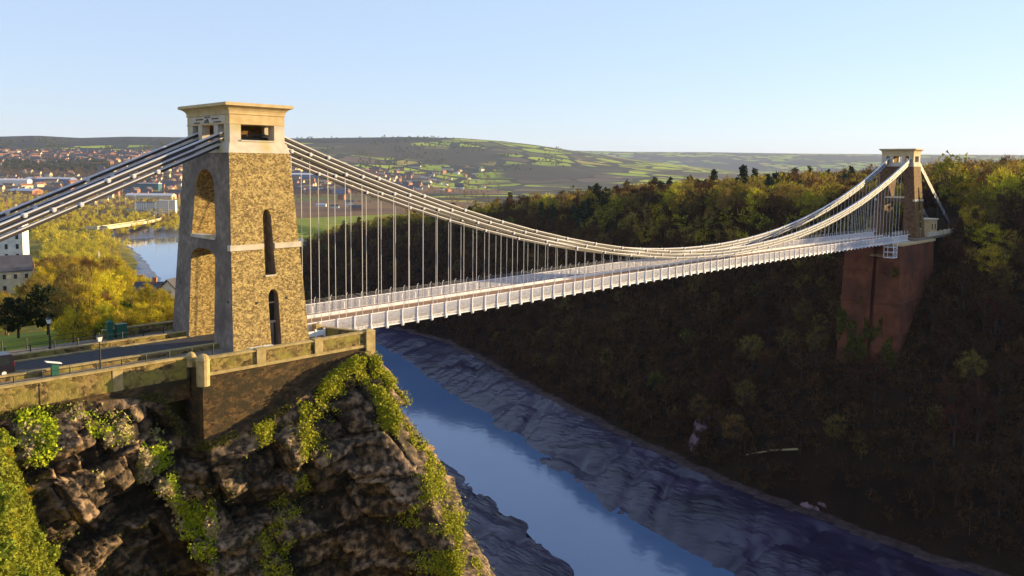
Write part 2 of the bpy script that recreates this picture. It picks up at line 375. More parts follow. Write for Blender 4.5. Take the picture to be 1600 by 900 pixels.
HF = 1245.6
def bearing_px(X, Y):
    rx, ry = X - CAM[0], Y - CAM[1]
    f = rx * math.sin(YAW) + ry * math.cos(YAW); r = rx * math.cos(YAW) - ry * math.sin(YAW)
    D = np.hypot(rx, ry)
    a = np.arctan2(r, f)
    return 800 + HF * np.tan(np.clip(a, -1.2, 1.2)), D, a
SKX = [-900, 0, 60, 130, 200, 280, 470, 560, 640, 720, 780, 840, 900, 980, 1100, 1240, 2600]
SKN = [225, 221, 219, 221.5, 219, 219, 219, 217, 215.5, 217, 221, 228, 237, 249, 263, 275, 285]
SKF = [248, 248, 248, 248, 246, 244, 242, 240, 238, 236, 235, 234.5, 236, 238, 239, 242, 262]
def far_hgt(X, Y):
    px, D, a = bearing_px(X, Y)
    hor = 254.3 + px * 0.01025
    n = fbm(X * 0.0011, Y * 0.0011, 5, 31) - 0.5
    nb = fbm(X * 0.00035, Y * 0.00035, 3, 41) - 0.5
    topn = CAM[2] + (hor - np.interp(px, SKX, SKN)) / HF * 6500
    topf = CAM[2] + (hor - np.interp(px, SKX, SKF)) / HF * 13000
    town = sstep(2300, 4200, D) * 95 * (1 - sstep(430, 760, px))
    fl = -71 + town + n * 26 * sstep(1500, 3500, D)
    r1 = sstep(3300, 6500, D) ** 1.25
    z = fl * (1 - r1) + topn * r1 + (n * 60 + nb * 240) * r1 * (1 - r1)
    z = z - sstep(6700, 9500, D) * np.maximum(topn + 60, 0)
    r2 = sstep(8200, 13000, D)
    z = z * (1 - r2) + (topf + n * 40 * (1 - r2)) * r2 - sstep(13300, 22000, D) * 200
    return np.where(np.abs(a) < 1.15, z, -40 + n * 60)
X0, X1, Y0, Y1 = -300, 900, -420, 1150
def height(X, Y):
    X = np.asarray(X, float); Y = np.asarray(Y, float)
    a = hgt(X, Y); b = far_hgt(X, Y)
    e = np.minimum(np.minimum(X - X0, X1 - X), np.minimum(Y - Y0, Y1 - Y))
    w = sstep(0, 180, e)
    return b * (1 - w) + a * w

def axis(parts):
    o = []
    for a, b, st in parts: o += list(np.arange(a, b, st))
    o.append(parts[-1][1]); return np.array(o)
gx = axis([(-300, -60, 8), (-60, 20, 3), (20, 60, 5), (60, 200, 1.25), (200, 270, 2.5), (270, 900, 9)])
gy = axis([(-420, -130, 10), (-130, -60, 5), (-60, 210, 1.25), (210, 320, 2.5), (320, 1150, 9)])
GX, GY = np.meshgrid(gx, gy)
GZ = height(GX, GY)
nx, ny = len(gx), len(gy)
idx = np.arange(nx * ny).reshape(ny, nx)
F = np.stack([idx[:-1, :-1], idx[:-1, 1:], idx[1:, 1:], idx[1:, :-1]], -1).reshape(-1, 4)
V = np.stack([GX, GY, GZ], -1).reshape(-1, 3)
fc = V[F].mean(1)
Lf, Rf, Mf = river(fc[:, 1])
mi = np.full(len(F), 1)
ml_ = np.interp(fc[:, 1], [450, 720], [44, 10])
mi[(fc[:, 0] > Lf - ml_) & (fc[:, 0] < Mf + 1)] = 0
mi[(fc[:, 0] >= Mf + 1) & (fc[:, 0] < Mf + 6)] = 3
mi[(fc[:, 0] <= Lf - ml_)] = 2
lawn = (np.hypot((fc[:, 0] - 300) / 14, (fc[:, 1] - 268) / 30) < 1) 
mi[lawn & (fc[:, 0] > Mf + 60)] = 4
mi[(fc[:, 0] < -18 + .38 * fc[:, 1]) & (fc[:, 1] > 4) & (fc[:, 1] < 60)] = 4
mi[(fc[:, 1] > 700) & (fc[:, 0] > Mf)] = 4
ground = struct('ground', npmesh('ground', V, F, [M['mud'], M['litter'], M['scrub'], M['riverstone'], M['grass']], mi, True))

# far country: rings of ground out to the horizon
def field_material():
    m = bpy.data.materials.new('fields'); m.use_nodes = True
    nt = m.node_tree; b = nt.nodes["Principled BSDF"]; b.inputs["Roughness"].default_value = 0.95; b.inputs["Specular IOR Level"].default_value = 0.1
    tc = nt.nodes.new("ShaderNodeTexCoord")
    wp = nt.nodes.new("ShaderNodeTexNoise"); wp.inputs["Scale"].default_value = 0.004
    ad = nt.nodes.new("ShaderNodeVectorMath"); ad.operation = 'MULTIPLY_ADD'; ad.inputs[1].default_value = (90, 90, 0)
    nt.links.new(tc.outputs['Object'], wp.inputs[0]); nt.links.new(wp.outputs['Color'], ad.inputs[0]); nt.links.new(tc.outputs['Object'], ad.inputs[2])
    fl = nt.nodes.new("ShaderNodeVectorMath"); fl.operation = 'MULTIPLY'; fl.inputs[1].default_value = (1, 1, 0)
    nt.links.new(ad.outputs[0], fl.inputs[0])
    v = nt.nodes.new("ShaderNodeTexVoronoi"); v.inputs["Scale"].default_value = 1 / 240.0; v.distance = 'MANHATTAN'
    e = nt.nodes.new("ShaderNodeTexVoronoi"); e.inputs["Scale"].default_value = 1 / 240.0; e.feature = 'DISTANCE_TO_EDGE'
    nt.links.new(fl.outputs[0], v.inputs['Vector']); nt.links.new(fl.outputs[0], e.inputs['Vector'])
    sp = nt.nodes.new("ShaderNodeSeparateColor"); nt.links.new(v.outputs['Color'], sp.inputs[0])
    r = nt.nodes.new("ShaderNodeValToRGB"); r.color_ramp.interpolation = 'CONSTANT'
    cols = [(0, (0.24, 0.30, 0.02)), (0.3, (0.08, 0.085, 0.03)), (0.42, (0.32, 0.36, 0.03)), (0.68, (0.12, 0.08, 0.06)), (0.78, (0.30, 0.24, 0.05)), (0.9, (0.06, 0.05, 0.035))]
    el = r.color_ramp.elements
    el[0].position = 0; el[0].color = (*cols[0][1], 1); el[1].position = cols[1][0]; el[1].color = (*cols[1][1], 1)
    for p, c in cols[2:]:
        q = el.new(p); q.color = (*c, 1)
    nt.links.new(sp.outputs[0], r.inputs[0])
    lt = nt.nodes.new("ShaderNodeMath"); lt.operation = 'LESS_THAN'; lt.inputs[1].default_value = 0.085
    nt.links.new(e.outputs[0], lt.inputs[0])
    mx = nt.nodes.new("ShaderNodeMix"); mx.data_type = 'RGBA'; mx.inputs[7].default_value = (0.03, 0.03, 0.015, 1)
    nt.links.new(lt.outputs[0], mx.inputs[0]); nt.links.new(r.outputs[0], mx.inputs[6])
    n = nt.nodes.new("ShaderNodeTexNoise"); n.inputs["Scale"].default_value = 0.0011; n.inputs["Detail"].default_value = 6
    r2 = nt.nodes.new("ShaderNodeValToRGB"); r2.color_ramp.elements[0].position = 0.50; r2.color_ramp.elements[1].position = 0.56
    nt.links.new(tc.outputs['Object'], n.inputs[0]); nt.links.new(n.outputs['Fac'], r2.inputs[0])
    m2 = nt.nodes.new("ShaderNodeMix"); m2.data_type = 'RGBA'; m2.inputs[7].default_value = (0.055, 0.045, 0.028, 1)
    nt.links.new(r2.outputs[0], m2.inputs[0]); nt.links.new(mx.outputs[2], m2.inputs[6]); nt.links.new(m2.outputs[2], b.inputs['Base Color'])
    return m
M['fields'] = field_material()
M['hillwood'] = mat('hillwood', (0.016, 0.018, 0.014), 0.95, 0.1, col2=(0.045, 0.038, 0.026), scale=0.01, detail=10, bump=1.0, bscale=0.02, bdist=20)
M['townground'] = mat('townground', (0.10, 0.055, 0.045), 0.95, 0.1, col2=(0.19, 0.11, 0.045), scale=0.006, detail=10, col3=(0.10, 0.12, 0.02), scale3=0.0012, lo3=0.52, hi3=0.6)
aa = np.concatenate([np.arange(-180, -62, 6), np.arange(-62, 62, 0.45), np.arange(62, 180, 6)]) 
rr = np.concatenate([np.linspace(10, 500, 12), np.linspace(560, 2000, 40), np.linspace(2060, 7600, 170), np.linspace(7700, 14500, 70), np.geomspace(14800, 21000, 12)])
A, RR = np.meshgrid(np.radians(aa) + YAW, rr)
FXX, FYY = CAM[0] + RR * np.sin(A), CAM[1] + RR * np.cos(A)
FZZ = far_hgt(FXX, FYY)
e = np.minimum(np.minimum(FXX - X0, X1 - FXX), np.minimum(FYY - Y0, Y1 - FYY))
FZZ = np.where(e > 25, -110.0, np.where(e > -30, FZZ - 1.5, FZZ))
na, nr = len(aa), len(rr)
ii = np.arange(na * nr).reshape(nr, na); jj = np.roll(ii, -1, 1)
F2 = np.stack([ii[:-1], jj[:-1], jj[1:], ii[1:]], -1).reshape(-1, 4)
V2 = np.stack([FXX, FYY, FZZ], -1).reshape(-1, 3)
fc = V2[F2].mean(1); pxf, Df, _ = bearing_px(fc[:, 0], fc[:, 1])
mi = np.zeros(len(F2), int)
nzf = fbm(fc[:, 0] * 0.001, fc[:, 1] * 0.001, 4, 77)
mi[(Df < 3300 + 1500 * (nzf - .5)) & (pxf < 700 + 900 * (nzf - .5))] = 2
mi[(pxf < 470) & (Df < 4700)] = 2
mi[(pxf < 720) & (Df > 5350 + 900 * (nzf - .5) + np.interp(pxf, [0, 300, 480, 640, 720], [-500, -350, 0, 250, 900])) & (Df < 6420 - np.interp(pxf, [0, 150, 300, 460], [0, 250, 300, 0]))] = 1
struct('countryside', npmesh('countryside', V2, F2, [M['fields'], M['hillwood'], M['townground']], mi, True))

# water: one sheet following the channel
wy = np.array(sorted(set(list(np.arange(-400, 1101, 20)))), float)
wl, wr_, _m = river(wy)
wv = []; wf = []
NS = 14
for i, y in enumerate(wy):
    for k in range(NS + 1):
        wv.append((wl[i] - 6 + (wr_[i] + 12 - wl[i]) * k / NS, y, -80.0))
for i in range(len(wy) - 1):
    for k in range(NS): a = i * (NS + 1) + k; wf.append((a, a + 1, a + NS + 2, a + NS + 1))
struct('river_water', npmesh('river_water', wv, wf, M['water'], None, True))

# ------------------------------------------------------------------ cliff under the near tower
def ppath(pts, u):
    pts = np.array(pts, float); d = np.concatenate([[0], np.cumsum(np.hypot(*(pts[1:, :2] - pts[:-1, :2]).T))])
    return np.stack([np.interp(u * d[-1], d, pts[:, k]) for k in range(pts.shape[1])], -1), d[-1]
#            x     y     ztop  outx  outy   (metres outwards per metre down)
CL = [(-44, -13, -4, 0.00, -0.40), (-34, -10.2, -2.6, 0.0, -0.30), (-27, -9.7, -1.5, 0.0, -0.20), (-20, -9.7, -1.7, 0.0, -0.12), (-13, -9.7, -2.4, 0.0, -0.05),
      (-10.9, -11, -7.6, 0.0, -0.03), (-9.6, -13.0, -7.2, 0.0, -0.02), (-4, -13.2, -6.2, 0.0, -0.04), (1.0, -13.2, -4.2, 0.03, -0.10), (4.6, -13.3, -2.4, 0.08, -0.26), (6.4, -13.3, -1.6, 0.06, -0.50),
      (8.6, -13.0, -1.2, 0.06, -0.68), (9.9, -11.8, -1.2, 0.22, -0.50), (11.6, -8, -1.3, 0.46, -0.14), (12, 0, -1.4, 0.5, 0), (12.5, 12, -1.6, 0.5, 0), (15, 34, -4, 0.5, 0.1)]
def cliff_grid(nu, nv, depth):
    u = np.linspace(0, 1, nu); P, L = ppath(CL, u)
    # finer sampling near the nose
    v = np.linspace(0, 1, nv) ** 1.35
    S = (u * L)[None, :] * np.ones((nv, 1)); Dp = (v * depth)[:, None] * np.ones((1, nu))
    X = P[None, :, 0] + P[None, :, 3] * Dp; Y = P[None, :, 1] + P[None, :, 4] * Dp; Z = P[None, :, 2] - Dp
    return S, Dp, X, Y, Z
nu, nv = 640, 300
S, Dp, CX, CY, CZ = cliff_grid(nu, nv, 56)
def blocks(s, z, seed, bw, bh, dip):
    # stratified blocks: dipping beds cut by joints, each block standing out by its own amount
    w = fbm(s * 0.12, z * 0.12, 3, seed + 5) * 2.5
    a = z - dip * s + w; b = s + 0.45 * z + w * 1.3
    row = np.floor(a / bh + 0.6 * vnoise(b * 0.05, a * 0.02, seed + 9)); off = _hash(row, row * 0, 0, seed) * bw
    wid = bw * (0.6 + 0.9 * _hash(row, row * 0 + 3, 0, seed))
    colm = np.floor((b + off) / wid)
    h = _hash(row, colm, 0, seed + 1)
    fr = (b + off) / wid - colm; fa = a / bh + 0.6 * vnoise(b * 0.05, a * 0.02, seed + 9) - row
    edge = np.minimum(np.minimum(fr, 1 - fr) * wid, np.minimum(fa, 1 - fa) * bh)
    t1 = _hash(row, colm, 0, seed + 2) - .5; t2 = _hash(row, colm, 0, seed + 4) - .5
    return h + (t1 * (fr - .5) * 1.5 + t2 * (fa - .5) * 1.3) * (.5 + bw / 8), edge
h1, e1 = blocks(S, CZ, 3, 7.0, 4.0, 0.26)
h2, e2 = blocks(S, CZ, 13, 2.6, 1.7, 0.26)
h3, e3 = blocks(S, CZ, 23, 0.8, 0.55, 0.26)
amp = sstep(0, 3.5, Dp)
disp = (h1 - 0.5) * 2.9 - 1.3 * np.exp(-e1 * 9.0) + (h2 - 0.5) * 1.3 - 0.45 * np.exp(-e2 * 16) + (h3 - 0.5) * 0.34 + (fbm(S * 0.06, CZ * 0.06, 4, 51) - 0.5) * 3.4
SN0 = S[0, np.argmin(np.hypot(CX[0] - 8.8, CY[0] + 13.0))]
disp = disp * (0.12 + 0.88 * amp) * (1 - 0.7 * np.exp(-((S - SN0 - 1.5) / 3.0) ** 2) * sstep(14, 4, Dp))
dXu = np.gradient(CX, axis=1); dYu = np.gradient(CY, axis=1); ln = np.hypot(dXu, dYu) + 1e-6
NXc, NYc = dYu / ln, -dXu / ln
# smooth the normals along the top path
ker = np.ones(25) / 25
for r_ in range(nv):
    NXc[r_] = np.convolve(np.pad(NXc[r_], 12, mode='edge'), ker, 'valid'); NYc[r_] = np.convolve(np.pad(NYc[r_], 12, mode='edge'), ker, 'valid')
CXd = CX + NXc * disp; CYd = CY + NYc * disp; CZd = CZ + (fbm(S * 0.3, Dp * 0.3, 3, 61) - 0.5) * 0.7 * amp
VC = np.stack([CXd, CYd, CZd], -1).reshape(-1, 3)
h1, h2, h3 = np.clip(h1, 0, 1), np.clip(h2, 0, 1), np.clip(h3, 0, 1)
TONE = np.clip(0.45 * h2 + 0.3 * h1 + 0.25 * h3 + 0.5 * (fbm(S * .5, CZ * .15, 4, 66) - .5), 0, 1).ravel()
ii = np.arange(nu * nv).reshape(nv, nu)
FC = np.stack([ii[:-1, 1:], ii[:-1, :-1], ii[1:, :-1], ii[1:, 1:]], -1).reshape(-1, 4)
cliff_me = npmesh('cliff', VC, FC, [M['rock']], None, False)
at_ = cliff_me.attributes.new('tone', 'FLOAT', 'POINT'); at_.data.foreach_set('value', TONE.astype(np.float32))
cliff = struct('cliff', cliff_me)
# turf ledge on top of the cliff, between its edge and the walls
tv = []; tf = []
for k in range(nu):
    x, y, z = CXd[0, k], CYd[0, k], CZd[0, k]
    tv += [(x, y, z), (x - NXc[0, k] * 2.2, y - NYc[0, k] * 2.2, z + 0.25)]
for k in range(nu - 1): tf.append((2 * k, 2 * k + 2, 2 * k + 3, 2 * k + 1))
struct('turf_ledge', npmesh('turf_ledge', tv, tf, M['oldwall']))

# ------------------------------------------------------------------ bridge towers
def to_mesh_obj(mb, name, m):
    me = mb.mesh(name, m); o = bpy.data.objects.new(name, me); COL.objects.link(o); return o
def cut(base, cutters):
    for i, c in enumerate(cutters):
        md = base.modifiers.new('b%d' % i, 'BOOLEAN'); md.operation = 'DIFFERENCE'; md.object = c; md.solver = 'EXACT'
    bpy.context.view_layer.update()
    dg = bpy.context.evaluated_depsgraph_get()
    me = bpy.data.meshes.new_from_object(base.evaluated_get(dg)); me.name = base.name
    for c in cutters: bpy.data.objects.remove(c)
    bpy.data.objects.remove(base)
    return me
def arch_pts(hw0, z0, hw1, z1, zt, flat=0.0, n=8):
    """outline in (y,z): sides hw0@z0 -> hw1@z1 then a pointed arch up to zt"""
    p = [(-hw0, z0), (hw0, z0), (hw1, z1)]
    for k in range(1, n): t = k / n; p.append((hw1 * math.cos(t * math.pi / 2) ** (1.0 + flat), z1 + (zt - z1) * math.sin(t * math.pi / 2) ** (0.9 + flat * 0.2)))
    p.append((0, zt))
    for k in range(n - 1, 0, -1): t = k / n; p.append((-hw1 * math.cos(t * math.pi / 2) ** (1.0 + flat), z1 + (zt - z1) * math.sin(t * math.pi / 2) ** (0.9 + flat * 0.2)))
    p.append((-hw1, z1)); return p
ZP, ZA = 20.97, 24.03
def build_tower(near):
    bx, by, px, py = (4.52, 7.74, 3.54, 5.64) if near else (3.9, 6.7, 3.1, 4.75)
    ax, ay, kx, ky = (3.2, 5.22, 3.96, 5.97) if near else (2.9, 4.55, 3.6, 5.3)
    k = (bx - px) / ZP; kyy = (by - py) / ZP
    lab = 'tall golden rubble stone bridge tower at the left end, standing on the cliff' if near else 'shaded brown stone bridge tower at the far right end, above the brick abutment'
    t = thing('bridge_tower', lab, 'bridge tower', (0, 0, 0) if near else (212.5, 0.6, 0.3), 0, 'towers of the suspension bridge')
    body = MB(); zb = -2.5
    body.frustum((-bx + k * zb, bx - k * zb, -by + kyy * zb, by - kyy * zb), zb, (-px, px, -py, py), ZP)
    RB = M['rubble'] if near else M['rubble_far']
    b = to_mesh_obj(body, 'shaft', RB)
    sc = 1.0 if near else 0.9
    cs = []
    c = MB(); c.prism(arch_pts(3.2 * sc, -0.05, 3.05 * sc, 9.3, 10.45, 0.0), 'x', -9, 9); cs.append(to_mesh_obj(c, 'c', M['rubble']))
    c = MB(); c.prism(arch_pts(3.05 * sc, 11.85, 2.45 * sc, 16.2, 19.2, 0.0), 'x', -9, 9); cs.append(to_mesh_obj(c, 'c', M['rubble']))
    for s in (-1, 1):
        y0, y1 = sorted((s * 4.9, s * 9))
        c = MB(); c.prism([(x + 0.3, z) for x, z in arch_pts(0.62, 7.8, 0.5, 13.8, 14.9)], 'y', y0, y1); cs.append(to_mesh_obj(c, 'c', M['rubble']))
        c = MB(); c.prism([(x + 0.45, z) for x, z in arch_pts(0.62, -0.25, 0.6, 5.2, 6.2)], 'y', y0, y1); cs.append(to_mesh_obj(c, 'c', M['rubble']))
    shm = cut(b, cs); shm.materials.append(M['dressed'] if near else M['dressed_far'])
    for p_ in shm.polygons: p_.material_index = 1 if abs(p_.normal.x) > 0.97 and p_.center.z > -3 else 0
    sh = put('shaft', shm, t)
    # dark interiors: passage backing and the lower doorway's window, transom and door leaf
    for s in (-1, 1):
        w = MB(); w.box(0.45 - 0.6, 0.45 + 0.6, min(s * 6.2, s * 6.05), max(s * 6.2, s * 6.05), 2.55, 6.1); f = put('window', w.mesh('window', M['glass']), t)
        w = MB(); w.box(0.45 - 0.62, 0.45 + 0.62, min(s * 6.3, s * 6.06), max(s * 6.3, s * 6.06), 4.55, 4.68); put('transom', w.mesh('transom', M['ashlar']), f)
        w = MB(); w.box(0.45 - 0.62, 0.45 + 0.62, min(s * 6.5, s * 6.1), max(s * 6.5, s * 6.1), 2.4, 2.6); put('window_sill', w.mesh('window_sill', M['ashlar']), f)
        w = MB(); w.box(0.45 - 0.58, 0.45 + 0.3, min(s * 6.6, s * 6.45), max(s * 6.6, s * 6.45), -0.2, 2.4); dr = put('door', w.mesh('door', M['paving']), t)
        w = MB(); w.box(0.45 + 0.05, 0.45 + 0.15, min(s * 6.68, s * 6.6), max(s * 6.68, s * 6.6), 1.0, 1.12); put('handle', w.mesh('handle', M['black_iron']), dr)
        w = MB(); w.box(-0.35, 0.95, min(s * (by - kyy * 7.8 + .12), s * 6.2), max(s * (by - kyy * 7.8 + .12), s * 6.2), 7.62, 7.8); put('slit_sill', w.mesh('slit_sill', M['ashlar']), t)
    # string course half way up
    def ring(z0, z1, out, name, m):
        xo, yo = bx - k * z0 + out, by - kyy * z0 + out
        for s in (-1, 1):
            for xa, xb in ((-xo, -0.34), (0.94, xo)):
                w = MB(); w.box(xa, xb, min(s * (yo - 0.7), s * yo), max(s * (yo - 0.7), s * yo), z0, z1); put(name, w.mesh(name, m), t)
    ring(10.62, 11.22, 0.16, 'string_course', M['ashlar'])
    for s in (-1, 1):
        xo = bx - k * 11.4 + 0.14
        w = MB(); w.box(min(s * xo, s * (xo - 1.2)), max(s * xo, s * (xo - 1.2)), -3.0 * sc, 3.0 * sc, 11.55, 11.9); put('arch_sill', w.mesh('arch_sill', M['ashlar']), t)
    if near:
        for (x, z) in ((-1.55, 4.9), (2.0, 5.1)):
            w = MB(); yy = -(by - kyy * z) - 0.03; w.box(x - 0.13, x + 0.13, yy, yy + 0.3, z - 0.14, z + 0.14); put('putlog_hole', w.mesh('putlog_hole', M['black_iron']), t)
        for (y, z) in ((-6.3, 5.2), (5.9, 6.0)):
            w = MB(); xx = -(bx - k * z) - 0.03; w.box(xx, xx + 0.3, y - 0.12, y + 0.12, z - 0.14, z + 0.14); put('putlog_hole', w.mesh('putlog_hole', M['black_iron']), t)
    # pale attic: base course, floor, corner piers, inner piers, frieze, cornice
    w = MB(); w.frustum((-px - .06, px + .06, -py - .06, py + .06), ZP + 0.003, (-ax - .12, ax + .12, -ay - .16, ay + .16), 22.05); put('base_course', w.mesh('base_course', M['ashlar']), t)
    w = MB(); w.box(-ax - 0.02, ax + 0.02, -ay - .04, ay + .04, 22.05, 22.2); put('plinth', w.mesh('plinth', M['ashlar']), t)
    for sx in (-1, 1):
        for sy in (-1, 1):
            w = MB(); w.box(min(sx * ax, sx * (ax - 1.25)), max(sx * ax, sx * (ax - 1.25)), min(sy * ay, sy * (ay - 1.35)), max(sy * ay, sy * (ay - 1.35)), 22.2, ZA)
            put('corner_pier', w.mesh('corner_pier', M['ashlar']), t)
            y0 = 1.45 if near else 1.3
            w = MB(); w.box(min(sx * ax, sx * (ax - 0.9)), max(sx * ax, sx * (ax - 0.9)), min(sy * y0, sy * (y0 + 0.95)), max(sy * y0, sy * (y0 + 0.95)), 22.2, ZA)
            put('inner_pier', w.mesh('inner_pier', M['ashlar']), t)
        w = MB(); w.box(-ax + 1.2, ax - 1.2, min(sx * (ay + 0.12), sx * (ay - 0.5)), max(sx * (ay + 0.12), sx * (ay - 0.5)), 22.21, 22.36); put('window_sill', w.mesh('window_sill', M['ashlar']), t)
        w = MB(); w.box(-ax + 1.3, ax - 1.3, min(sx * (ay - 1.3), sx * (ay - 1.2)), max(sx * (ay - 1.3), sx * (ay - 1.2)), 22.9, 23.0); put('rail', w.mesh('rail', M['black_iron']), t)
    w = MB(); w.box(-ax + 1.0, ax - 1.0, 1.5, 1.75, 22.2, ZA); put('attic_baffle', w.mesh('attic_baffle', M['rubble_far']), t)  # added dark walls inside the attic, blocking light seen through its openings
    w = MB(); w.box(-ax + .9, ax - .9, -1.75, -1.5, 22.2, ZA); put('attic_baffle', w.mesh('attic_baffle', M['rubble_far']), t)
    for sy in (-1, 1):
        w = MB(); w.prism([(-ax + .5, 22.2), (ax - .5, 22.2), (ax - 1.3, 22.75), (-ax + 1.3, 22.75)], 'y', sy * 3.05 - .5, sy * 3.05 + .5); put('saddle', w.mesh('saddle', M['black_iron']), t)
    w = MB(); w.box(-ax - .05, ax + .05, -ay - .05, ay + .05, ZA, ZA + 0.16); w.box(-ax, ax, -ay, ay, ZA + 0.16, 25.05); put('frieze', w.mesh('frieze', M['ashlar_warm']), t)
    if near:
        for s in (-1,):
            w = MB(); w.box(-ax - 0.03, -ax + 0.2, -ay + 0.9, ay - 0.5, ZA + 0.18, 25.0); pn = put('inscription_panel', w.mesh('inscription_panel', M['ashlar']), t)
            lines = [('ERECTED 1864', .18, 24.86, 0.0), ('JOHN HAWKSHAW', .17, 24.66, 1.9), ('WM HY BARLOW', .17, 24.66, -1.9), ('F.R.S.', .17, 24.64, 0), ('ENGINEERS', .17, 24.48, 0.2), ('COCHRANE & CO', .16, 24.30, 2.6), ('CAPT. MARK HUISH', .16, 24.30, -2.4), ('CONTRACTORS', .15, 24.30, 0.2)]
            for txt, size, z, y in lines:
                cu = bpy.data.curves.new('lettering', 'FONT'); cu.body = txt; cu.size = size * 1.25; cu.extrude = 0.012; cu.align_x = 'CENTER'; cu.align_y = 'CENTER'; cu.offset = 0.006
                to = bpy.data.objects.new('lettering', cu); COL.objects.link(to)
                bpy.context.view_layer.update()
                me = bpy.data.meshes.new_from_object(to.evaluated_get(bpy.context.evaluated_depsgraph_get())); bpy.data.objects.remove(to)
                me.materials.clear(); me.materials.append(M['letter']); me.name = 'lettering'
                o = put('lettering', me, pn, (-ax - 0.035, y, z)); o.rotation_euler = (R(90), 0, R(-90))
    prof = [(0.0, 25.05), (0.10, 25.07), (0.10, 25.17), (0.04, 25.22), (0.10, 25.45), (0.24, 25.66), (0.46, 25.84), (kx - ax - .03, 25.93), (kx - ax, 25.94), (kx - ax, 26.2), (kx - ax - .15, 26.28)]
    vs = []; fs = []
    for o_, z in prof: vs += [(-ax - o_, -ay - o_, z), (ax + o_, -ay - o_, z), (ax + o_, ay + o_, z), (-ax - o_, ay + o_, z)]
    for i in range(len(prof) - 1):
        for j in range(4): fs.append((i * 4 + j, i * 4 + (j + 1) % 4, i * 4 + 4 + (j + 1) % 4, i * 4 + 4 + j))
    n_ = len(prof) * 4; fs += [(3, 2, 1, 0), (n_ - 4, n_ - 3, n_ - 2, n_ - 1)]
    w = MB(); w.add(vs, fs); put('cornice', w.mesh('cornice', M['ashlar_warm']), t)
    return t
tower_near = build_tower(True)
tower_far = build_tower(False)

# ------------------------------------------------------------------ chains and hangers
XE, SP = 212.5, 2.44
def camber(x): return 0.15 + 0.55 * math.sin(math.pi * min(max(x / XE, 0), 1))
def zc(x, k): return 2.9 + 0.00187 * (x - 106) ** 2 + (k - 1) * 0.58
NH = 82
HX = [5.2 + SP * i for i in range(NH)]
YC = 3.05
def link_mb(p, q):
    m = MB()
    for s in (-0.2, 0, 0.2): m.bar(p + Vector((0, s, 0.09)), q + Vector((0, s, 0.09)), 0.15, 0.12, 0)
    m.bar(p + Vector((0, 0, -0.11)), q + Vector((0, 0, -0.11)), 0.5, 0.27, 1)  # dark bar added below the pale ones: shade and gaps put into colour
    return m
pinm = MB()
pinm.tube([(0, -0.38, 0), (0, 0.38, 0)], 0.14, 8); pinm.tube([(0, -0.33, 0), (0, -0.25, 0)], 0.24, 8); pinm.tube([(0, 0.25, 0), (0, 0.33, 0)], 0.24, 8)
pin_me = pinm.mesh('pin', M['chain_pale'])
names = ['lowest', 'middle', 'topmost']
for sy, side in ((-1, 'near'), (1, 'far')):
    for k in range(3):
        hx = [x for i, x in enumerate(HX) if i % 3 == k]
        y = sy * YC
        ch = thing('suspension_chain', '%s of the three chains on the %s side of the bridge, pale iron links' % (names[k], side), 'bridge chain', (0, y, 0), 0, 'chains of the suspension bridge')
        X = [2.7] + hx + [XE - 2.4]
        pts = [Vector((x, 0, zc(x, k))) for x in X]
        # back stay on the left down to the anchorage, on the right behind the far tower
        zr = zc(XE - 2.4, k)
        bl = [Vector((-2.7 - 7.3 * j - (k * 2.4 if j else 0), 0, 0)) for j in range(0, 8)]
        for b in bl: b.z = 22.4 + (k - 1) * 0.6 + (b.x + 3.3) * 0.432
        br = [Vector((XE + 2.4 + 7.0 * j, 0, 0)) for j in range(0, 6)]
        for b in br: b.z = zr + 0.2 - (b.x - XE - 2.4) * 0.60
        for seq in (pts, bl, br):
            for a, b in zip(seq[:-1], seq[1:]):
                put('link', link_mb(a, b).mesh('link', [M['chain_pale'], M['chain_shade']]), ch)
        for p in pts[1:-1] + bl[1:] + br[1:]:
            put('pin', pin_me, ch, p)
        for x in hx:
            zt, zb = zc(x, k), camber(x) + 0.1
            if zt - zb > 0.3:
                m = MB(); m.tube([(x, 0, zb), (x, 0, zt)], 0.036, 6); m.tube([(x, 0, zt - 0.35), (x, 0, zt - 0.1)], 0.08, 6)
                put('hanger_rod', m.mesh('hanger_rod', M['hanger']), ch)

# ------------------------------------------------------------------ deck
deck = thing('bridge_deck', 'long white iron bridge deck with lattice parapets hanging across the gorge', 'bridge deck', (0, 0, 0))
XD0, XD1 = 5.2, 207.5
xs = np.linspace(XD0, XD1, 60)
def strip(name, y0, y1, dz, th, m):
    w = MB()
    for a, b in zip(xs[:-1], xs[1:]):
        za, zb_ = camber(a) + dz, camber(b) + dz
        w.add([(a, y0, za), (b, y0, zb_), (b, y1, zb_), (a, y1, za), (a, y0, za - th), (b, y0, zb_ - th), (b, y1, zb_ - th), (a, y1, za - th)],
              [(0, 1, 2, 3), (7, 6, 5, 4), (0, 4, 5, 1), (3, 2, 6, 7)])
    return put(name, w.mesh(name, m), deck)
strip('roadway', -2.75, 2.75, 0.0, 0.2, M['planks'])
for s in (-1, 1):
    strip('footway', min(s * 3.35, s * 4.62), max(s * 3.35, s * 4.62), 0.16, 0.16, M['planks'])
    strip('main_girder', s * YC - 0.14, s * YC + 0.14, 0.36, 0.98, M['white_steel'])
    strip('handrail', s * 4.76 - 0.06, s * 4.76 + 0.06, 1.12 if s < 0 else 1.46, 0.09, M['white_steel'])
    strip('bottom_flange', s * 4.78 - 0.09, s * 4.78 + 0.09, -0.66, 0.12, M['white_steel'])
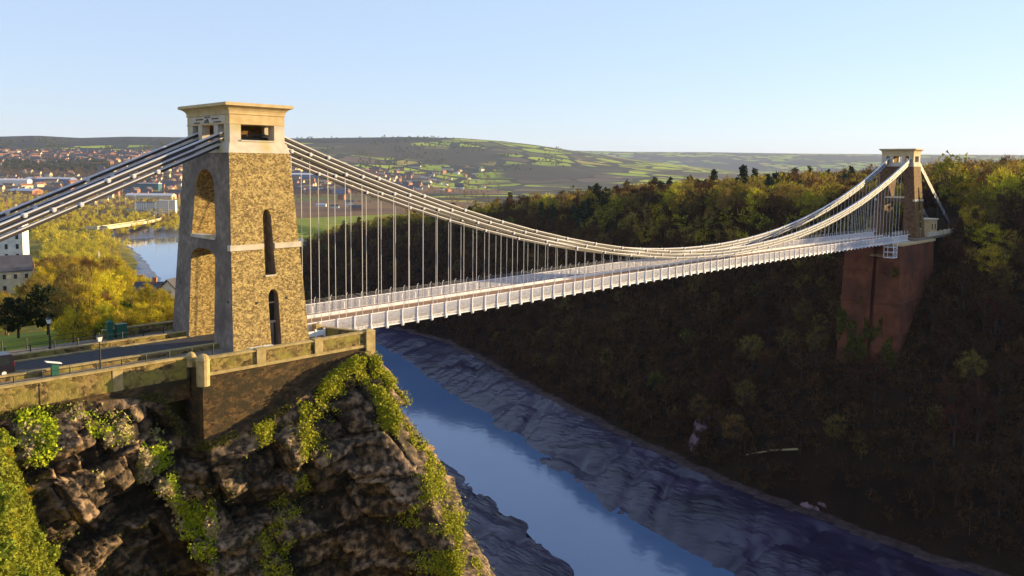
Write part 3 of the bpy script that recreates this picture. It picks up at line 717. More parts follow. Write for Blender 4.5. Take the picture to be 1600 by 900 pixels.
# one bay: parapet lattice, edge girder with its row of openings
def lattice(name, z0, z1, n, wd):
    pm = MB(); hz = z1 - z0
    for i in range(-n, n):
        for sg in (1, -1):
            x0 = SP * i / n; a, b = max(x0, 0.02), min(x0 + hz, SP - 0.02)
            if b - a < 0.03: continue
            za, zb_ = a - x0, b - x0
            if sg < 0: za, zb_ = hz - za, hz - zb_
            pm.bar((a, 0.012 * sg, z0 + za), (b, 0.012 * sg, z0 + zb_), 0.02, wd, 0, (0, 1, 0))
    for z in (z0, z1): pm.bar((0, 0, z), (SP, 0, z), 0.06, 0.07)
    return pm.mesh(name, M['white_steel'])
par_me = {-1: lattice('parapet_panel', -0.3, 1.05, 15, 0.085), 1: lattice('parapet_panel', 0.2, 1.4, 15, 0.06)}
em = MB()
for i in range(12): em.box((i + .25) * SP / 12, (i + .75) * SP / 12, -0.03, 0.03, -0.66, -0.32)
edge_me = em.mesh('edge_girder', M['white_steel'])
cm = MB()
cm.box(-0.05, 0.05, -4.9, 4.9, -0.62, -0.22); cm.box(-0.11, 0.11, -4.9, 4.9, -0.72, -0.62)
cross_me = cm.mesh('cross_girder', M['white_steel'])
rm = MB()
rm.box(-0.06, 0.06, -0.12, 0.1, -0.75, 1.14); rm.box(-0.09, 0.09, -0.2, 0.02, -0.95, -0.4); rm.tube([(-0.12, -0.12, -0.88), (0.12, -0.12, -0.88)], 0.2, 10)
rib_me = rm.mesh('rib', M['white_steel'])
fm = MB(); fm.tube([(0, 0, 1.1), (0, 0, 1.95), (0, 0.1, 2.2), (0, 0.3, 2.32)], 0.045, 5)
post_me = fm.mesh('fence_post', M['white_steel'])
bw = MB(); bw.box(0, SP, -0.02, 0.02, 0, 0.4)
kick_me = bw.mesh('kick_board', M['white_steel'])
for i in range(NH + 1):
    x = HX[0] + SP * i
    if x > XD1: break
    z = camber(x)
    put('cross_girder', cross_me, deck, (x, 0, z))
    for s in (-1, 1):
        o = put('rib', rib_me, deck, (x, s * 4.8, z)); o.rotation_euler.z = 0 if s < 0 else math.pi
        o = put('fence_post', post_me, deck, (x + 0.3, s * 4.76, z)); o.rotation_euler.z = 0 if s < 0 else math.pi
        if x + SP < XD1:
            put('parapet_panel', par_me[s], deck, (x, s * 4.76, z)); put('edge_girder', edge_me, deck, (x, s * 4.78, z))
# thin wires of the high fence
wm = MB()
for s in (-1, 1):
    for zz, dy in ((1.62, 0), (1.8, 0), (1.98, 0)):
        for a, b in zip(xs[:-1], xs[1:]): wm.bar((a, s * (4.76 - dy), camber(a) + zz), (b, s * (4.76 - dy), camber(b) + zz), 0.012, 0.012)
put('fence_wire', wm.mesh('fence_wire', M['white_steel']), deck, kind='stuff')

# ------------------------------------------------------------------ approach road, bastion, walls by the near tower
w = MB(); w.box(-70, 4.9, -9.0, 9.2, -3.2, -0.02); struct('approach_pavement', w.mesh('approach_pavement', M['paving']))
w = MB(); w.box(-70, 5.15, -3.1, 3.1, -0.019, -0.012); struct('approach_road', w.mesh('approach_road', M['asphalt']))
for s in (-1, 1):
    w = MB(); w.box(-70, -4.8, min(s * 3.1, s * 3.35), max(s * 3.1, s * 3.35), -0.02, 0.12); struct('kerb', w.mesh('kerb', M['coping']))
bas = thing('bastion', 'dark streaked stone bastion under the near tower with a tan coping', 'bastion', (0, 0, 0))
w = MB(); w.box(-9.75, 10.1, -11.95, -7.5, -9.5, -0.06); put('bastion_wall', w.mesh('bastion_wall', M['oldwall']), bas)
w = MB(); w.box(4.6, 10.1, -7.5, 7.5, -9.5, -0.5); put('abutment', w.mesh('abutment', M['oldwall']), bas)
w = MB(); w.box(-9.6, 9.9, -11.8, -7.75, -0.06, -0.03); w.box(4.9, 9.9, -7.75, -5.0, -0.06, -0.035); put('terrace', w.mesh('terrace', M['paving']), bas)
w = MB(); w.box(-9.85, 10.2, -12.12, -11.7, -0.75, -0.45); put('string_course', w.mesh('string_course', M['coping']), bas)
for a, b in ((-9.1, -4.2), (-3.1, 2.6), (3.5, 9.1)):
    w = MB(); w.box(a, b, -11.98, -11.62, -0.45, 0.86); p = put('parapet', w.mesh('parapet', M['wallstone']), bas)
    w = MB(); w.box(a, b, -12.1, -11.5, 0.86, 1.08); put('coping', w.mesh('coping', M['coping']), p)
for x in (-3.65, 3.05):
    w = MB(); w.box(x - 0.5, x + 0.5, -12.14, -11.5, -0.45, 1.02); w.box(x - 0.56, x + 0.56, -12.2, -11.44, 1.02, 1.14); put('pilaster', w.mesh('pilaster', M['coping']), bas)
w = MB(); w.box(9.1, 10.3, -12.25, -11.2, -1.6, 1.0); w.frustum((9.02, 10.38, -12.33, -11.12), 1.0, (9.3, 10.1, -12.05, -11.4), 1.22); put('end_pier', w.mesh('end_pier', M['coping']), bas)
def round_pier(x, y, z0, z1, r):
    w = MB(); w.lathe([(r, z0), (r, z1), (r * 1.12, z1 + .02), (r * 1.12, z1 + .14), (r, z1 + .16), (r * 0.92, z1 + .34), (r * 0.66, z1 + .54), (r * 0.3, z1 + .66), (0.02, z1 + .69)], (x, y, 0), 14)
    put('round_pier', w.mesh('round_pier', M['coping']), bas)
round_pier(-9.6, -11.75, -1.7, 0.75, 0.62)
round_pier(-9.7, -9.3, -0.2, 0.55, 0.5)
w = MB(); w.box(-9.8, -9.45, -11.2, -9.5, -0.1, 0.75); put('return_parapet', w.mesh('return_parapet', M['wallstone']), bas)
# wing wall between the deck end and the end pier
w = MB(); w.bar((7.2, -5.3, 0.15), (9.6, -11.3, 0.15), 0.4, 1.3); p = put('wing_wall', w.mesh('wing_wall', M['wallstone']), bas)
w = MB(); w.bar((7.2, -5.3, 0.87), (9.6, -11.3, 0.87), 0.52, 0.14); put('coping', w.mesh('coping', M['coping']), p)
w = MB(); w.box(6.5, 7.3, -5.9, -5.0, -0.05, 1.1); w.frustum((6.45, 7.35, -5.95, -4.95), 1.1, (6.65, 7.15, -5.75, -5.15), 1.28); put('gate_pier', w.mesh('gate_pier', M['coping']), bas)

pw = thing('parapet_wall', 'long rubble stone parapet wall with tan coping along the approach footway, above the cliff', 'wall', (0, 0, 0))
for i in range(11):
    a, b = -70.6 + i * 6.0, -70.6 + i * 6.0 + 6.0
    b = min(b, -9.9)
    if b - a < 0.5: continue
    w = MB(); w.box(a + 0.45, b - 0.45, -9.35, -8.98, -1.35, 0.66); p = put('wall_panel', w.mesh('wall_panel', M['wallstone']), pw)
    w = MB(); w.box(a + 0.001, b - 0.001, -9.47, -8.9, 0.66, 0.86); put('coping', w.mesh('coping', M['coping']), p)
    w = MB(); w.box(a - 0.45, a + 0.45, -9.40, -8.95, -1.35, 0.655); put('pilaster', w.mesh('pilaster', M['coping'] if i == 9 else M['wallstone']), pw)
w = MB(); w.box(-69, -9.9, -9.42, -8.95, -3.4, -1.35); put('footing', w.mesh('footing', M['oldwall']), pw)
# low tan walls beside the carriageway
for y, lab in ((-4.1, 'low tan stone wall between the near footway and the carriageway'), (4.3, 'low tan stone wall between the carriageway and the far footway')):
    lw = thing('kerb_wall', lab, 'low wall', (0, y, 0))
    for i in range(8):
        w = MB(); w.box(-52 + i * 6 + .02, -46 + i * 6 - .02, -0.2, 0.2, -0.02, 0.42); p = put('wall_panel', w.mesh('wall_panel', M['wallstone']), lw)
        w = MB(); w.box(-52 + i * 6 + .004, -46 + i * 6 - .004, -0.27, 0.27, 0.42, 0.54); put('coping', w.mesh('coping', M['coping']), p)
def railing(y, xa, xb, lab, step=2.25, h=1.05, z=-0.02):
    r = thing('railing', lab, 'railing', (xa, y, z), 0, 'railings along the bridge approach')
    n = int((xb - xa) / step)
    pmh = MB(); pmh.tube([(0, 0, 0), (0, 0, h + 0.04)], 0.06, 6); pmh.tube([(0, 0, h + 0.02), (0, 0, h + 0.12)], [0.075, 0.03], 6); pme = pmh.mesh('post', M['black_iron'])
    rmh = MB(); rmh.tube([(0, 0, 0), (step, 0, 0)], 0.03, 6); rme = rmh.mesh('rail', M['black_iron'])
    for i in range(n + 1): put('post', pme, r, (i * step, 0, 0))
    for i in range(n):
        for zz in (h, h * 0.52): put('rail', rme, r, (i * step, 0, zz))
railing(-7.3, -47, -5.4, 'black iron post and rail fence along the near footway behind the parapet wall')
railing(5.4, -47, -4.9, 'black iron post and rail fence beyond the carriageway on the far footway')
railing(8.7, -60, -12.5, 'black iron fence at the edge of the lawn behind the far footway')
fwall = thing('garden_wall', 'pale low wall at the far side of the approach beside the tower foot', 'wall', (0, 0, 0))
w = MB(); w.box(-12, 3.5, 8.7, 9.0, -0.3, 0.85); put('wall_panel', w.mesh('wall_panel', M['wallstone']), fwall)
w = MB(); w.box(-12.02, 3.52, 8.62, 9.08, 0.85, 1.0); put('coping', w.mesh('coping', M['coping']), fwall)

def lamp(x, y, h, lab):
    t = thing('street_lamp', lab, 'street lamp', (x, y, -0.02), 0, 'street lamps on the bridge approach')
    w = MB(); w.lathe([(0.2, 0), (0.2, 0.12), (0.13, 0.2), (0.12, 0.7), (0.08, 0.78), (0.065, h * 0.6), (0.05, h - 0.75)], n=10); put('column', w.mesh('column', M['black_iron']), t)
    w = MB(); w.bar((-0.28, 0, h - 1.0), (0.28, 0, h - 1.0), 0.04, 0.04); put('ladder_bar', w.mesh('ladder_bar', M['black_iron']), t)
    w = MB(); w.frustum((-.12, .12, -.12, .12), h - 0.75, (-.22, .22, -.22, .22), h - 0.3); ln = put('lantern', w.mesh('lantern', M['white_paint']), t)
    w = MB(); w.frustum((-.27, .27, -.27, .27), h - 0.3, (-.08, .08, -.08, .08), h - 0.08); w.tube([(0, 0, h - .08), (0, 0, h + .1)], [.05, .02], 6); put('cap', w.mesh('cap', M['black_iron']), ln)
lamp(-17.6, -7.9, 4.0, 'black street lamp with a white lantern close behind the parapet wall')
lamp(-18.3, 5.0, 3.9, 'black street lamp on the far footway in front of the dark evergreen')

# lectern board, cabinets, bench, van
t = thing('information_board', 'small lectern board with a sloping white top on a green post by the carriageway', 'information board', (-20.6, -4.9, -0.02))
w = MB(); w.box(-0.3, 0.3, -0.2, 0.2, 0, 1.05); put('post', w.mesh('post', M['green_paint']), t)
w = MB(); w.bar((-0.75, 0, 1.42), (0.55, 0, 1.08), 0.6, 0.07); put('board', w.mesh('board', M['white_paint']), t)
t = thing('cabinet', 'green roadside cabinet standing by the lawn, wider low one of the pair', 'cabinet', (-10.3, 7.8, -0.02))
w = MB(); w.box(-.55, .55, -.35, .35, 0, 1.55); put('body', w.mesh('body', M['green_paint']), t)
w = MB(); w.box(-.6, .6, -.4, .4, 1.55, 1.65); put('lid', w.mesh('lid', M['green_paint']), t)
w = MB(); w.box(-.5, -.02, -.375, -.35, 0.1, 1.45); w.box(.02, .5, -.375, -.35, 0.1, 1.45); put('door', w.mesh('door', M['green_paint']), t)
t = thing('cabinet', 'tall narrow green roadside cabinet beside the wider one by the lawn', 'cabinet', (-11.5, 7.8, -0.02))
w = MB(); w.box(-.28, .28, -.3, .3, 0, 2.0); put('body', w.mesh('body', M['green_paint']), t)
w = MB(); w.frustum((-.33, .33, -.35, .35), 2.0, (-.1, .1, -.1, .1), 2.2); put('lid', w.mesh('lid', M['green_paint']), t)
t = thing('bench', 'long white slab bench on dark supports at the foot of the lit tower face', 'bench', (-1.9, -8.75, -0.03))
w = MB(); w.box(-1.3, 1.3, -.3, .3, 0.4, 0.52); put('seat', w.mesh('seat', M['white_paint']), t)
for x in (-0.95, 0.95):
    w = MB(); w.box(x - .12, x + .12, -.25, .25, 0, 0.4); put('leg', w.mesh('leg', M['black_iron']), t)
t = thing('gate_box', 'white plank barrier beside the tower foot at the end of the deck', 'barrier', (6.1, -6.6, -0.03))
w = MB(); w.box(-1.3, 1.0, -.06, .06, 0.15, 0.75); put('panel', w.mesh('panel', M['white_paint']), t)
for x in (-1.3, -0.1, 1.05):
    w = MB(); w.box(x - .1, x + .1, -.1, .1, 0, 0.95); put('post', w.mesh('post', M['white_paint']), t)
M['van'] = mat('van', (0.012, 0.010, 0.018), 0.3, 0.5)
M['tyre'] = mat('tyre', (0.015, 0.015, 0.016), 0.8)
M['lamp_red'] = mat('lamp_red', (0.35, 0.02, 0.015), 0.25, 0.5)
t = thing('parked_van', 'dark purple black van on the carriageway at the left edge of the picture', 'van', (-25.6, -1.6, -0.01))
w = MB(); w.prism([(-2.3, .35), (2.25, .35), (2.35, .6), (2.3, 1.2), (2.2, 1.95), (2.05, 2.05), (-1.2, 2.08), (-1.6, 1.95), (-2.0, 1.25), (-2.45, 1.0), (-2.5, .55)], 'y', -0.92, 0.92); put('body', w.mesh('body', M['van']), t)
for s in (-1, 1):
    w = MB(); w.prism([(-1.5, 1.2), (-1.2, 1.85), (1.9, 1.85), (2.0, 1.2)], 'y', min(s * .925, s * .90), max(s * .925, s * .90)); put('window', w.mesh('window', M['glass']), t)
    w = MB(); w.box(2.26, 2.34, min(s * .9, s * .72), max(s * .9, s * .72), 0.8, 1.3); put('tail_light', w.mesh('tail_light', M['lamp_red']), t)
    for x in (-1.5, 1.45):
        w = MB(); w.tube([(x, s * .70, .34), (x, s * .94, .34)], .34, 14); wh = put('wheel', w.mesh('wheel', M['tyre']), t)
        w = MB(); w.tube([(x, s * .93, .34), (x, s * .955, .34)], .2, 10); put('rim', w.mesh('rim', M['white_steel']), wh)
w = MB(); w.box(2.24, 2.315, -.75, .75, 1.3, 1.85); put('rear_window', w.mesh('rear_window', M['glass']), t)
w = MB(); w.box(2.3, 2.4, -.9, .9, .35, .6); put('bumper', w.mesh('bumper', M['black_iron']), t)

# ------------------------------------------------------------------ abutment and fittings under the far tower
t = thing('brick_abutment', 'huge red brick abutment below the far tower, rising out of the wooded slope', 'abutment', (0, 0, 0))
w = MB(); w.frustum((191, 226, -7.9, -0.9), -62, (194, 222, -7.0, -0.6), -1.3); put('pier', w.mesh('pier', M['brick']), t)
w = MB(); w.frustum((191, 226, 0.5, 9.6), -62, (194, 222, 0.4, 8.6), -1.3); put('pier', w.mesh('pier', M['brick']), t)
w = MB(); w.frustum((192.4, 225, -0.95, 0.55), -62, (195.2, 221, -0.65, 0.45), -1.3); put('slot', w.mesh('slot', M['brick']), t)
for z0 in (-9, -18, -27):
    o_ = 3.0 * (z0 + 1.3) / 60.7
    w = MB(); w.box(194 + o_ - .25, 222, -7.0 + o_ * .3 - .25, -0.5, z0, z0 + .5); w.box(194 + o_ - .25, 222, .35, 8.6 - o_ * .33 + .25, z0, z0 + .5); put('ledge', w.mesh('ledge', M['brick']), t)
w = MB(); w.box(193.6, 222.4, -7.4, 9.0, -1.3, -0.7); put('capping', w.mesh('capping', M['ashlar_warm']), t)
w = MB(); w.box(207.2, 260, -6.5, 7.8, -0.7, 0.1); struct('far_approach', w.mesh('far_approach', M['paving']))
t = thing('far_parapet', 'pale balustrade wall behind the far tower beside the approach', 'parapet', (0, 0, 0))
for i in range(7):
    w = MB(); w.box(217.5 + i * 4.2, 221.5 + i * 4.2, -6.7, -6.3, 0.1, 1.3); put('wall_panel', w.mesh('wall_panel', M['ashlar']), t)
    w = MB(); w.box(217.0 + i * 4.2, 217.6 + i * 4.2, -6.85, -6.15, 0.1, 1.6); put('pilaster', w.mesh('pilaster', M['ashlar']), t)
t = thing('toll_house', 'small flat roofed pale stone house behind the far tower', 'house', (229, -2.5, 0.1))
w = MB(); w.box(-3, 3, -2.2, 2.2, 0, 4.6); put('wall', w.mesh('wall', M['ashlar_warm']), t)
w = MB(); w.box(-3.3, 3.3, -2.5, 2.5, 4.6, 5.0); put('roof', w.mesh('roof', M['ashlar']), t)
for x in (-1.6, 1.2):
    w = MB(); w.box(x - .4, x + .4, -2.26, -2.1, 1.6, 3.4); put('window', w.mesh('window', M['glass']), t)
t = thing('inspection_gantry', 'white steel inspection cage hanging under the far end of the deck', 'gantry', (190.2, -4.6, -0.5), 0, None, 0.72)
w = MB()
for x in (-2, 2):
    for y in (-3, 0.5): w.bar((x, y, -5.2), (x, y, 3.2), 0.22, 0.22)
for z in (-5.2, -3.2, -1.2): 
    for y in (-3, 0.5): w.bar((-2, y, z), (2, y, z), 0.2, 0.2)
    for x in (-2, 2): w.bar((x, -3, z), (x, 0.5, z), 0.2, 0.2)
for z0, z1 in ((-5.2, -3.2), (-3.2, -1.2)): w.bar((-2, -3, z0), (2, -3, z1), 0.12, 0.12); w.bar((2, -3, z0), (-2, -3, z1), 0.12, 0.12)
put('frame', w.mesh('frame', M['white_steel']), t)
w = MB(); w.box(-2.2, 2.2, -3.2, 0.7, -5.35, -5.2); put('platform', w.mesh('platform', M['white_steel']), t)
w = MB(); w.bar((-26, -3.2, -2.4), (-2, -3.2, -4.9), 0.18, 0.18); w.bar((-26, -3.2, -1.9), (-2, -3.2, -4.3), 0.1, 0.1); put('boom', w.mesh('boom', M['coping']), t)

# ------------------------------------------------------------------ vegetation
def cards(c, d, l, wd, nrm):
    """triangles: centre c, direction d, length l, width wd"""
    s = np.cross(d, nrm); s /= np.linalg.norm(s, axis=1)[:, None] + 1e-9
    a = c - d * l[:, None] / 2 - s * wd[:, None] / 2; b = c - d * l[:, None] / 2 + s * wd[:, None] / 2; e = c + d * l[:, None] / 2
    V = np.stack([a, b, e], 1).reshape(-1, 3); F = np.arange(len(V)).reshape(-1, 3); return V, F
def runit(r, n):
    v = r.normal(size=(n, 3)); return v / np.linalg.norm(v, axis=1)[:, None]
def crown_np(seed, n, rx, rz, z0, kind, nclump, size):
    r = np.random.default_rng(seed)
    # clumps spread through the crown volume, more towards its shell
    u = runit(r, nclump); rad = r.uniform(0.45, 1.0, nclump) ** 0.7
    if kind == 'conifer':
        h = r.uniform(0, 1, nclump); ang = r.uniform(0, 2 * math.pi, nclump); rr_ = rx * (1 - h) ** 0.8 * r.uniform(0.4, 1, nclump)
        cc = np.stack([rr_ * np.cos(ang), rr_ * np.sin(ang), z0 + h * 2 * rz], 1)
    else:
        cc = u * rad[:, None] * np.array([rx, rx, rz]) + np.array([0, 0, z0 + rz]); 
        cc[:, 0] += r.uniform(-.2, .2) * rx; cc[:, 2] = np.maximum(cc[:, 2], z0 * 0.8)
    k = r.integers(0, nclump, n); cr = (rx * 0.34) * r.uniform(0.6, 1.3, nclump)
    off = runit(r, n) * (r.uniform(0, 1, n) ** 0.45 * cr[k])[:, None]
    c = cc[k] + off * np.array([1, 1, 0.75])
    if kind == 'bare':
        d = off / (np.linalg.norm(off, axis=1)[:, None] + 1e-6) * 0.7 + np.array([0, 0, 0.55]) + r.normal(size=(n, 3)) * 0.35
        d /= np.linalg.norm(d, axis=1)[:, None]
        l = r.uniform(0.8, 1.7, n) * size; wd = l * r.uniform(*((0.04, 0.10) if n > 2000 else (0.07, 0.17)), n)
    else:
        d = runit(r, n); l = r.uniform(0.5, 1.1, n) * size; wd = l * r.uniform(0.6, 1.0, n)
    return cards(c, d, l, wd, runit(r, n))
def trunk_mb(seed, h, rx, rz, z0, kind, nl):
    r = random.Random(seed); m = MB(); r0 = h * 0.022
    if kind == 'conifer':
        m.tube([(0, 0, -1.5), (0, 0, h * 0.5), (0, 0, h * 0.97)], [r0 * 1.2, r0 * .7, r0 * .1], 5); return m
    lean = (r.uniform(-.05, .05) * h, r.uniform(-.05, .05) * h)
    m.tube([(0, 0, -1.5), (lean[0] * .3, lean[1] * .3, h * .2), (lean[0], lean[1], h * .42), (lean[0] * 1.2, lean[1] * 1.2, h * .7)], [r0 * 1.5, r0 * 1.1, r0 * .8, r0 * .3], 6)
    for i in range(nl):
        a = 2 * math.pi * (i + r.random()) / nl; zb = h * r.uniform(.18, .5); b = Vector((lean[0] * zb / (h * .42) if zb < h * .42 else lean[0], lean[1] * zb / (h * .42) if zb < h * .42 else lean[1], zb))
        e = Vector((math.cos(a) * rx * r.uniform(.5, .9), math.sin(a) * rx * r.uniform(.5, .9), z0 + rz * r.uniform(.7, 1.7)))
        mid = b.lerp(e, .5) + Vector((0, 0, -h * .03))
        m.tube([b, mid, e], [r0 * .55, r0 * .38, r0 * .12], 5)
        for j in range(3):
            q = b.lerp(e, r.uniform(.4, .8)); e2 = q + Vector((r.uniform(-.5, .5) * rx, r.uniform(-.5, .5) * rx, r.uniform(.1, .5) * rz)); m.tube([q, e2], [r0 * .25, r0 * .06], 4, cap=False)
    return m
TREE = {}
def tree_kind(key, kind, h, rx, rz, z0, n, nclump, size, leaf, bark, nvar=4, nl=6):
    L = []
    for v in range(nvar):
        V, F = crown_np(hash((key, v)) % 9999 if False else (len(TREE) * 97 + v * 13 + 5), n, rx, rz, z0, kind, nclump, size)
        tm = trunk_mb(len(TREE) * 31 + v, h, rx, rz, z0, kind, nl)
        L.append((tm.mesh('trunk', M[bark]), npmesh('crown', V, F, M[leaf]), V, F, tm))
    TREE[key] = dict(v=L, h=h, leaf=leaf, bark=bark)
tree_kind('gold', 'bare', 11, 3.4, 4.2, 2.4, 4200, 54, 0.75, 'twig_gold', 'bark')
tree_kind('golden_bush', 'bare', 5, 2.4, 2.3, 0.2, 2200, 30, 0.6, 'twig_gold', 'bark')
tree_kind('tan', 'bare', 12, 3.8, 4.6, 2.6, 4200, 54, 0.8, 'twig', 'bark')
tree_kind('brown', 'bare', 14, 4.4, 5.2, 3.2, 1100, 42, 1.15, 'twig_brown', 'dark_bark', 5)
tree_kind('tan_far', 'bare', 14, 4.6, 5.2, 3.2, 1100, 42, 1.15, 'twig', 'dark_bark', 4)
tree_kind('gold_far', 'bare', 13, 4.6, 5.0, 2.6, 1100, 42, 1.1, 'twig_gold', 'bark', 3)
tree_kind('tan_lit', 'bare', 14, 4.6, 5.2, 3.2, 1100, 42, 1.15, 'twig_lit', 'bark', 4)
tree_kind('olive_lit', 'leafy', 14, 4.8, 5.2, 2.2, 1000, 40, 0.9, 'leaf_olive_lit', 'dark_bark', 4)
tree_kind('olive', 'leafy', 14, 4.4, 5.4, 2.6, 1000, 40, 1.0, 'leaf_olive', 'dark_bark', 3)
tree_kind('conifer', 'conifer', 16, 4.6, 7.2, 1.2, 1300, 70, 1.2, 'leaf_dark', 'dark_bark', 3)
tree_kind('evergreen', 'leafy', 8, 2.7, 3.0, 1.6, 2600, 30, 0.55, 'leaf_dark', 'dark_bark', 2)
tree_kind('shrub', 'leafy', 3, 1.6, 1.2, 0.0, 1500, 26, 0.34, 'leaf_green', 'bark', 4, 4)
tree_kind('shrub_gold', 'leafy', 3, 1.6, 1.3, 0.0, 1300, 24, 0.36, 'leaf_green', 'bark', 3, 4)
def plant(key, name, label, cat, group, x, y, z, s, rz, parts=True, sz=None):
    T = TREE[key]; tm, cm_, V, F, _ = T['v'][rng.randrange(len(T['v']))]
    sc = (s * rng.uniform(.9, 1.1), s * rng.uniform(.9, 1.1), (sz or s) * rng.uniform(.92, 1.1))
    t = thing(name, label, cat, (x, y, z), rz, group, sc)
    put('trunk', tm, t); put('crown', cm_, t)
    return t
def pix(X, Y, Z):
    r = np.stack([np.asarray(X, float) - CAM[0], np.asarray(Y, float) - CAM[1], np.asarray(Z, float) - CAM[2]], -1)
    dz = r @ fw; return 800 + HF * (r @ rt2) / dz, 450 - 78.4 - HF * (r @ up2) / dz, dz
def scatter(n, x0, x1, y0, y1, dmin, seed, ok):
    r = np.random.default_rng(seed); P = np.stack([r.uniform(x0, x1, n), r.uniform(y0, y1, n)], 1)
    P = P[ok(P[:, 0], P[:, 1])]; cell = {}; out = []
    for x, y in P:
        i, j = int(x // dmin), int(y // dmin); good = True
        for a in (i - 1, i, i + 1):
            for b in (j - 1, j, j + 1):
                for q in cell.get((a, b), ()):
                    if (q[0] - x) ** 2 + (q[1] - y) ** 2 < dmin * dmin: good = False
        if good: cell.setdefault((i, j), []).append((x, y)); out.append((x, y))
    return np.array(out)
def mass(name, label, cat, key_list, pts, zs, ss, leafn, seed):
    """a wood that reads as one mass: every tree is real crown geometry, joined into one object"""
    r = np.random.default_rng(seed); VV = []; FF = []; MI = []; o = 0
    for (x, y), z, s in zip(pts, zs, ss):
        T = TREE[key_list[r.integers(len(key_list))]]; v = T['v'][r.integers(len(T['v']))]
        k = r.integers(0, len(v[3]), leafn); tri = v[2][v[3][k]].reshape(-1, 3)
        c = tri.reshape(-1, 3, 3).mean(1, keepdims=True); grow = math.sqrt(len(v[3]) / leafn) * 0.9
        tri = ((tri.reshape(-1, 3, 3) - c) * grow + c).reshape(-1, 3)
        a = r.uniform(0, 6.28); ca, sa = math.cos(a), math.sin(a)
        w = np.stack([(tri[:, 0] * ca - tri[:, 1] * sa) * s + x, (tri[:, 0] * sa + tri[:, 1] * ca) * s + y, tri[:, 2] * s + z], 1)
        hh_ = T['h'] * s * .75; wt = T['h'] * s * .022; b0 = r.uniform(0, 3.14); cx_, sx_ = math.cos(b0) * wt, math.sin(b0) * wt
        tk = np.array([(x - cx_, y - sx_, z - 1), (x + cx_, y + sx_, z - 1), (x, y, z + hh_), (x + sx_, y - cx_, z - 1), (x - sx_, y + cx_, z - 1), (x, y, z + hh_)])
        w = np.concatenate([w, tk]); MI += [0] * (len(w) // 3 - 2) + [1, 1]
        VV.append(w); FF.append(np.arange(len(w)).reshape(-1, 3) + o); o += len(w)
    me = npmesh(name, np.concatenate(VV), np.concatenate(FF), [M[TREE[key_list[0]]['leaf']], M['bark']], MI)
    return put(name, me, label=label, cat=cat, kind='stuff')

# --- woods across the gorge
def ok_w(x, y):
    L_, R_, m_ = river(y); px, py, dz = pix(x, y, height(x, y) + 6)
    good = (x > m_ + 9) & (px > 455) & ((px < 1680) | ((y < 60) & (y > -330))) & (dz < 1000)
    good &= ~((x > 189) & (x < 262) & (np.abs(y - 1) < 10.5))
    good &= ~((np.hypot((x - 300) / 14, (y - 268) / 30) < 1.0))
    t_ = (x - 165) * math.cos(R(27)) - (y + 108) * math.sin(R(27)); 
    return good
W = scatter(30000, 165, 640, -300, 640, 6.3, 3, ok_w)
def ok_w2(x, y):
    m_ = river(y)[2]; return ok_w(x, y) & (x < m_ + 78) & (y > -120)
W = np.concatenate([W[(W[:, 0] - river(W[:, 1])[2]) >= 78], scatter(30000, 165, 330, -120, 520, 4.5, 8, ok_w2)])
WZ = height(W[:, 0], W[:, 1]); wpx, wpy, wd = pix(W[:, 0], W[:, 1], WZ + 6)
_, _, wm = river(W[:, 1]); ws = (W[:, 0] - wm) / 85.0
wr = np.random.default_rng(5).uniform(0, 1, len(W)); wsz = np.random.default_rng(6).uniform(0.65, 1.15, len(W)) * np.where(ws < .9, 0.78, 1.0)
nzc_ = 0
wsz = wsz * np.where((wpx > 1440) & (ws > .9), 1.22, 1.0)
nz = fbm(W[:, 0] * 0.018, W[:, 1] * 0.018, 3, 91)
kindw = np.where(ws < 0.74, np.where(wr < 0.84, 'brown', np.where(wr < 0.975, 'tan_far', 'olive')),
                 np.where((nz > 0.64) & (wpx < 1330), np.where(wr < 0.4, 'conifer', 'olive_lit'), np.where(wr < 0.24, 'brown', np.where(wr < 0.54, 'tan_lit', np.where(wr < 0.72, 'gold_far', np.where((wr < 0.975) | (wpx > 1330), 'olive_lit', 'conifer'))))))
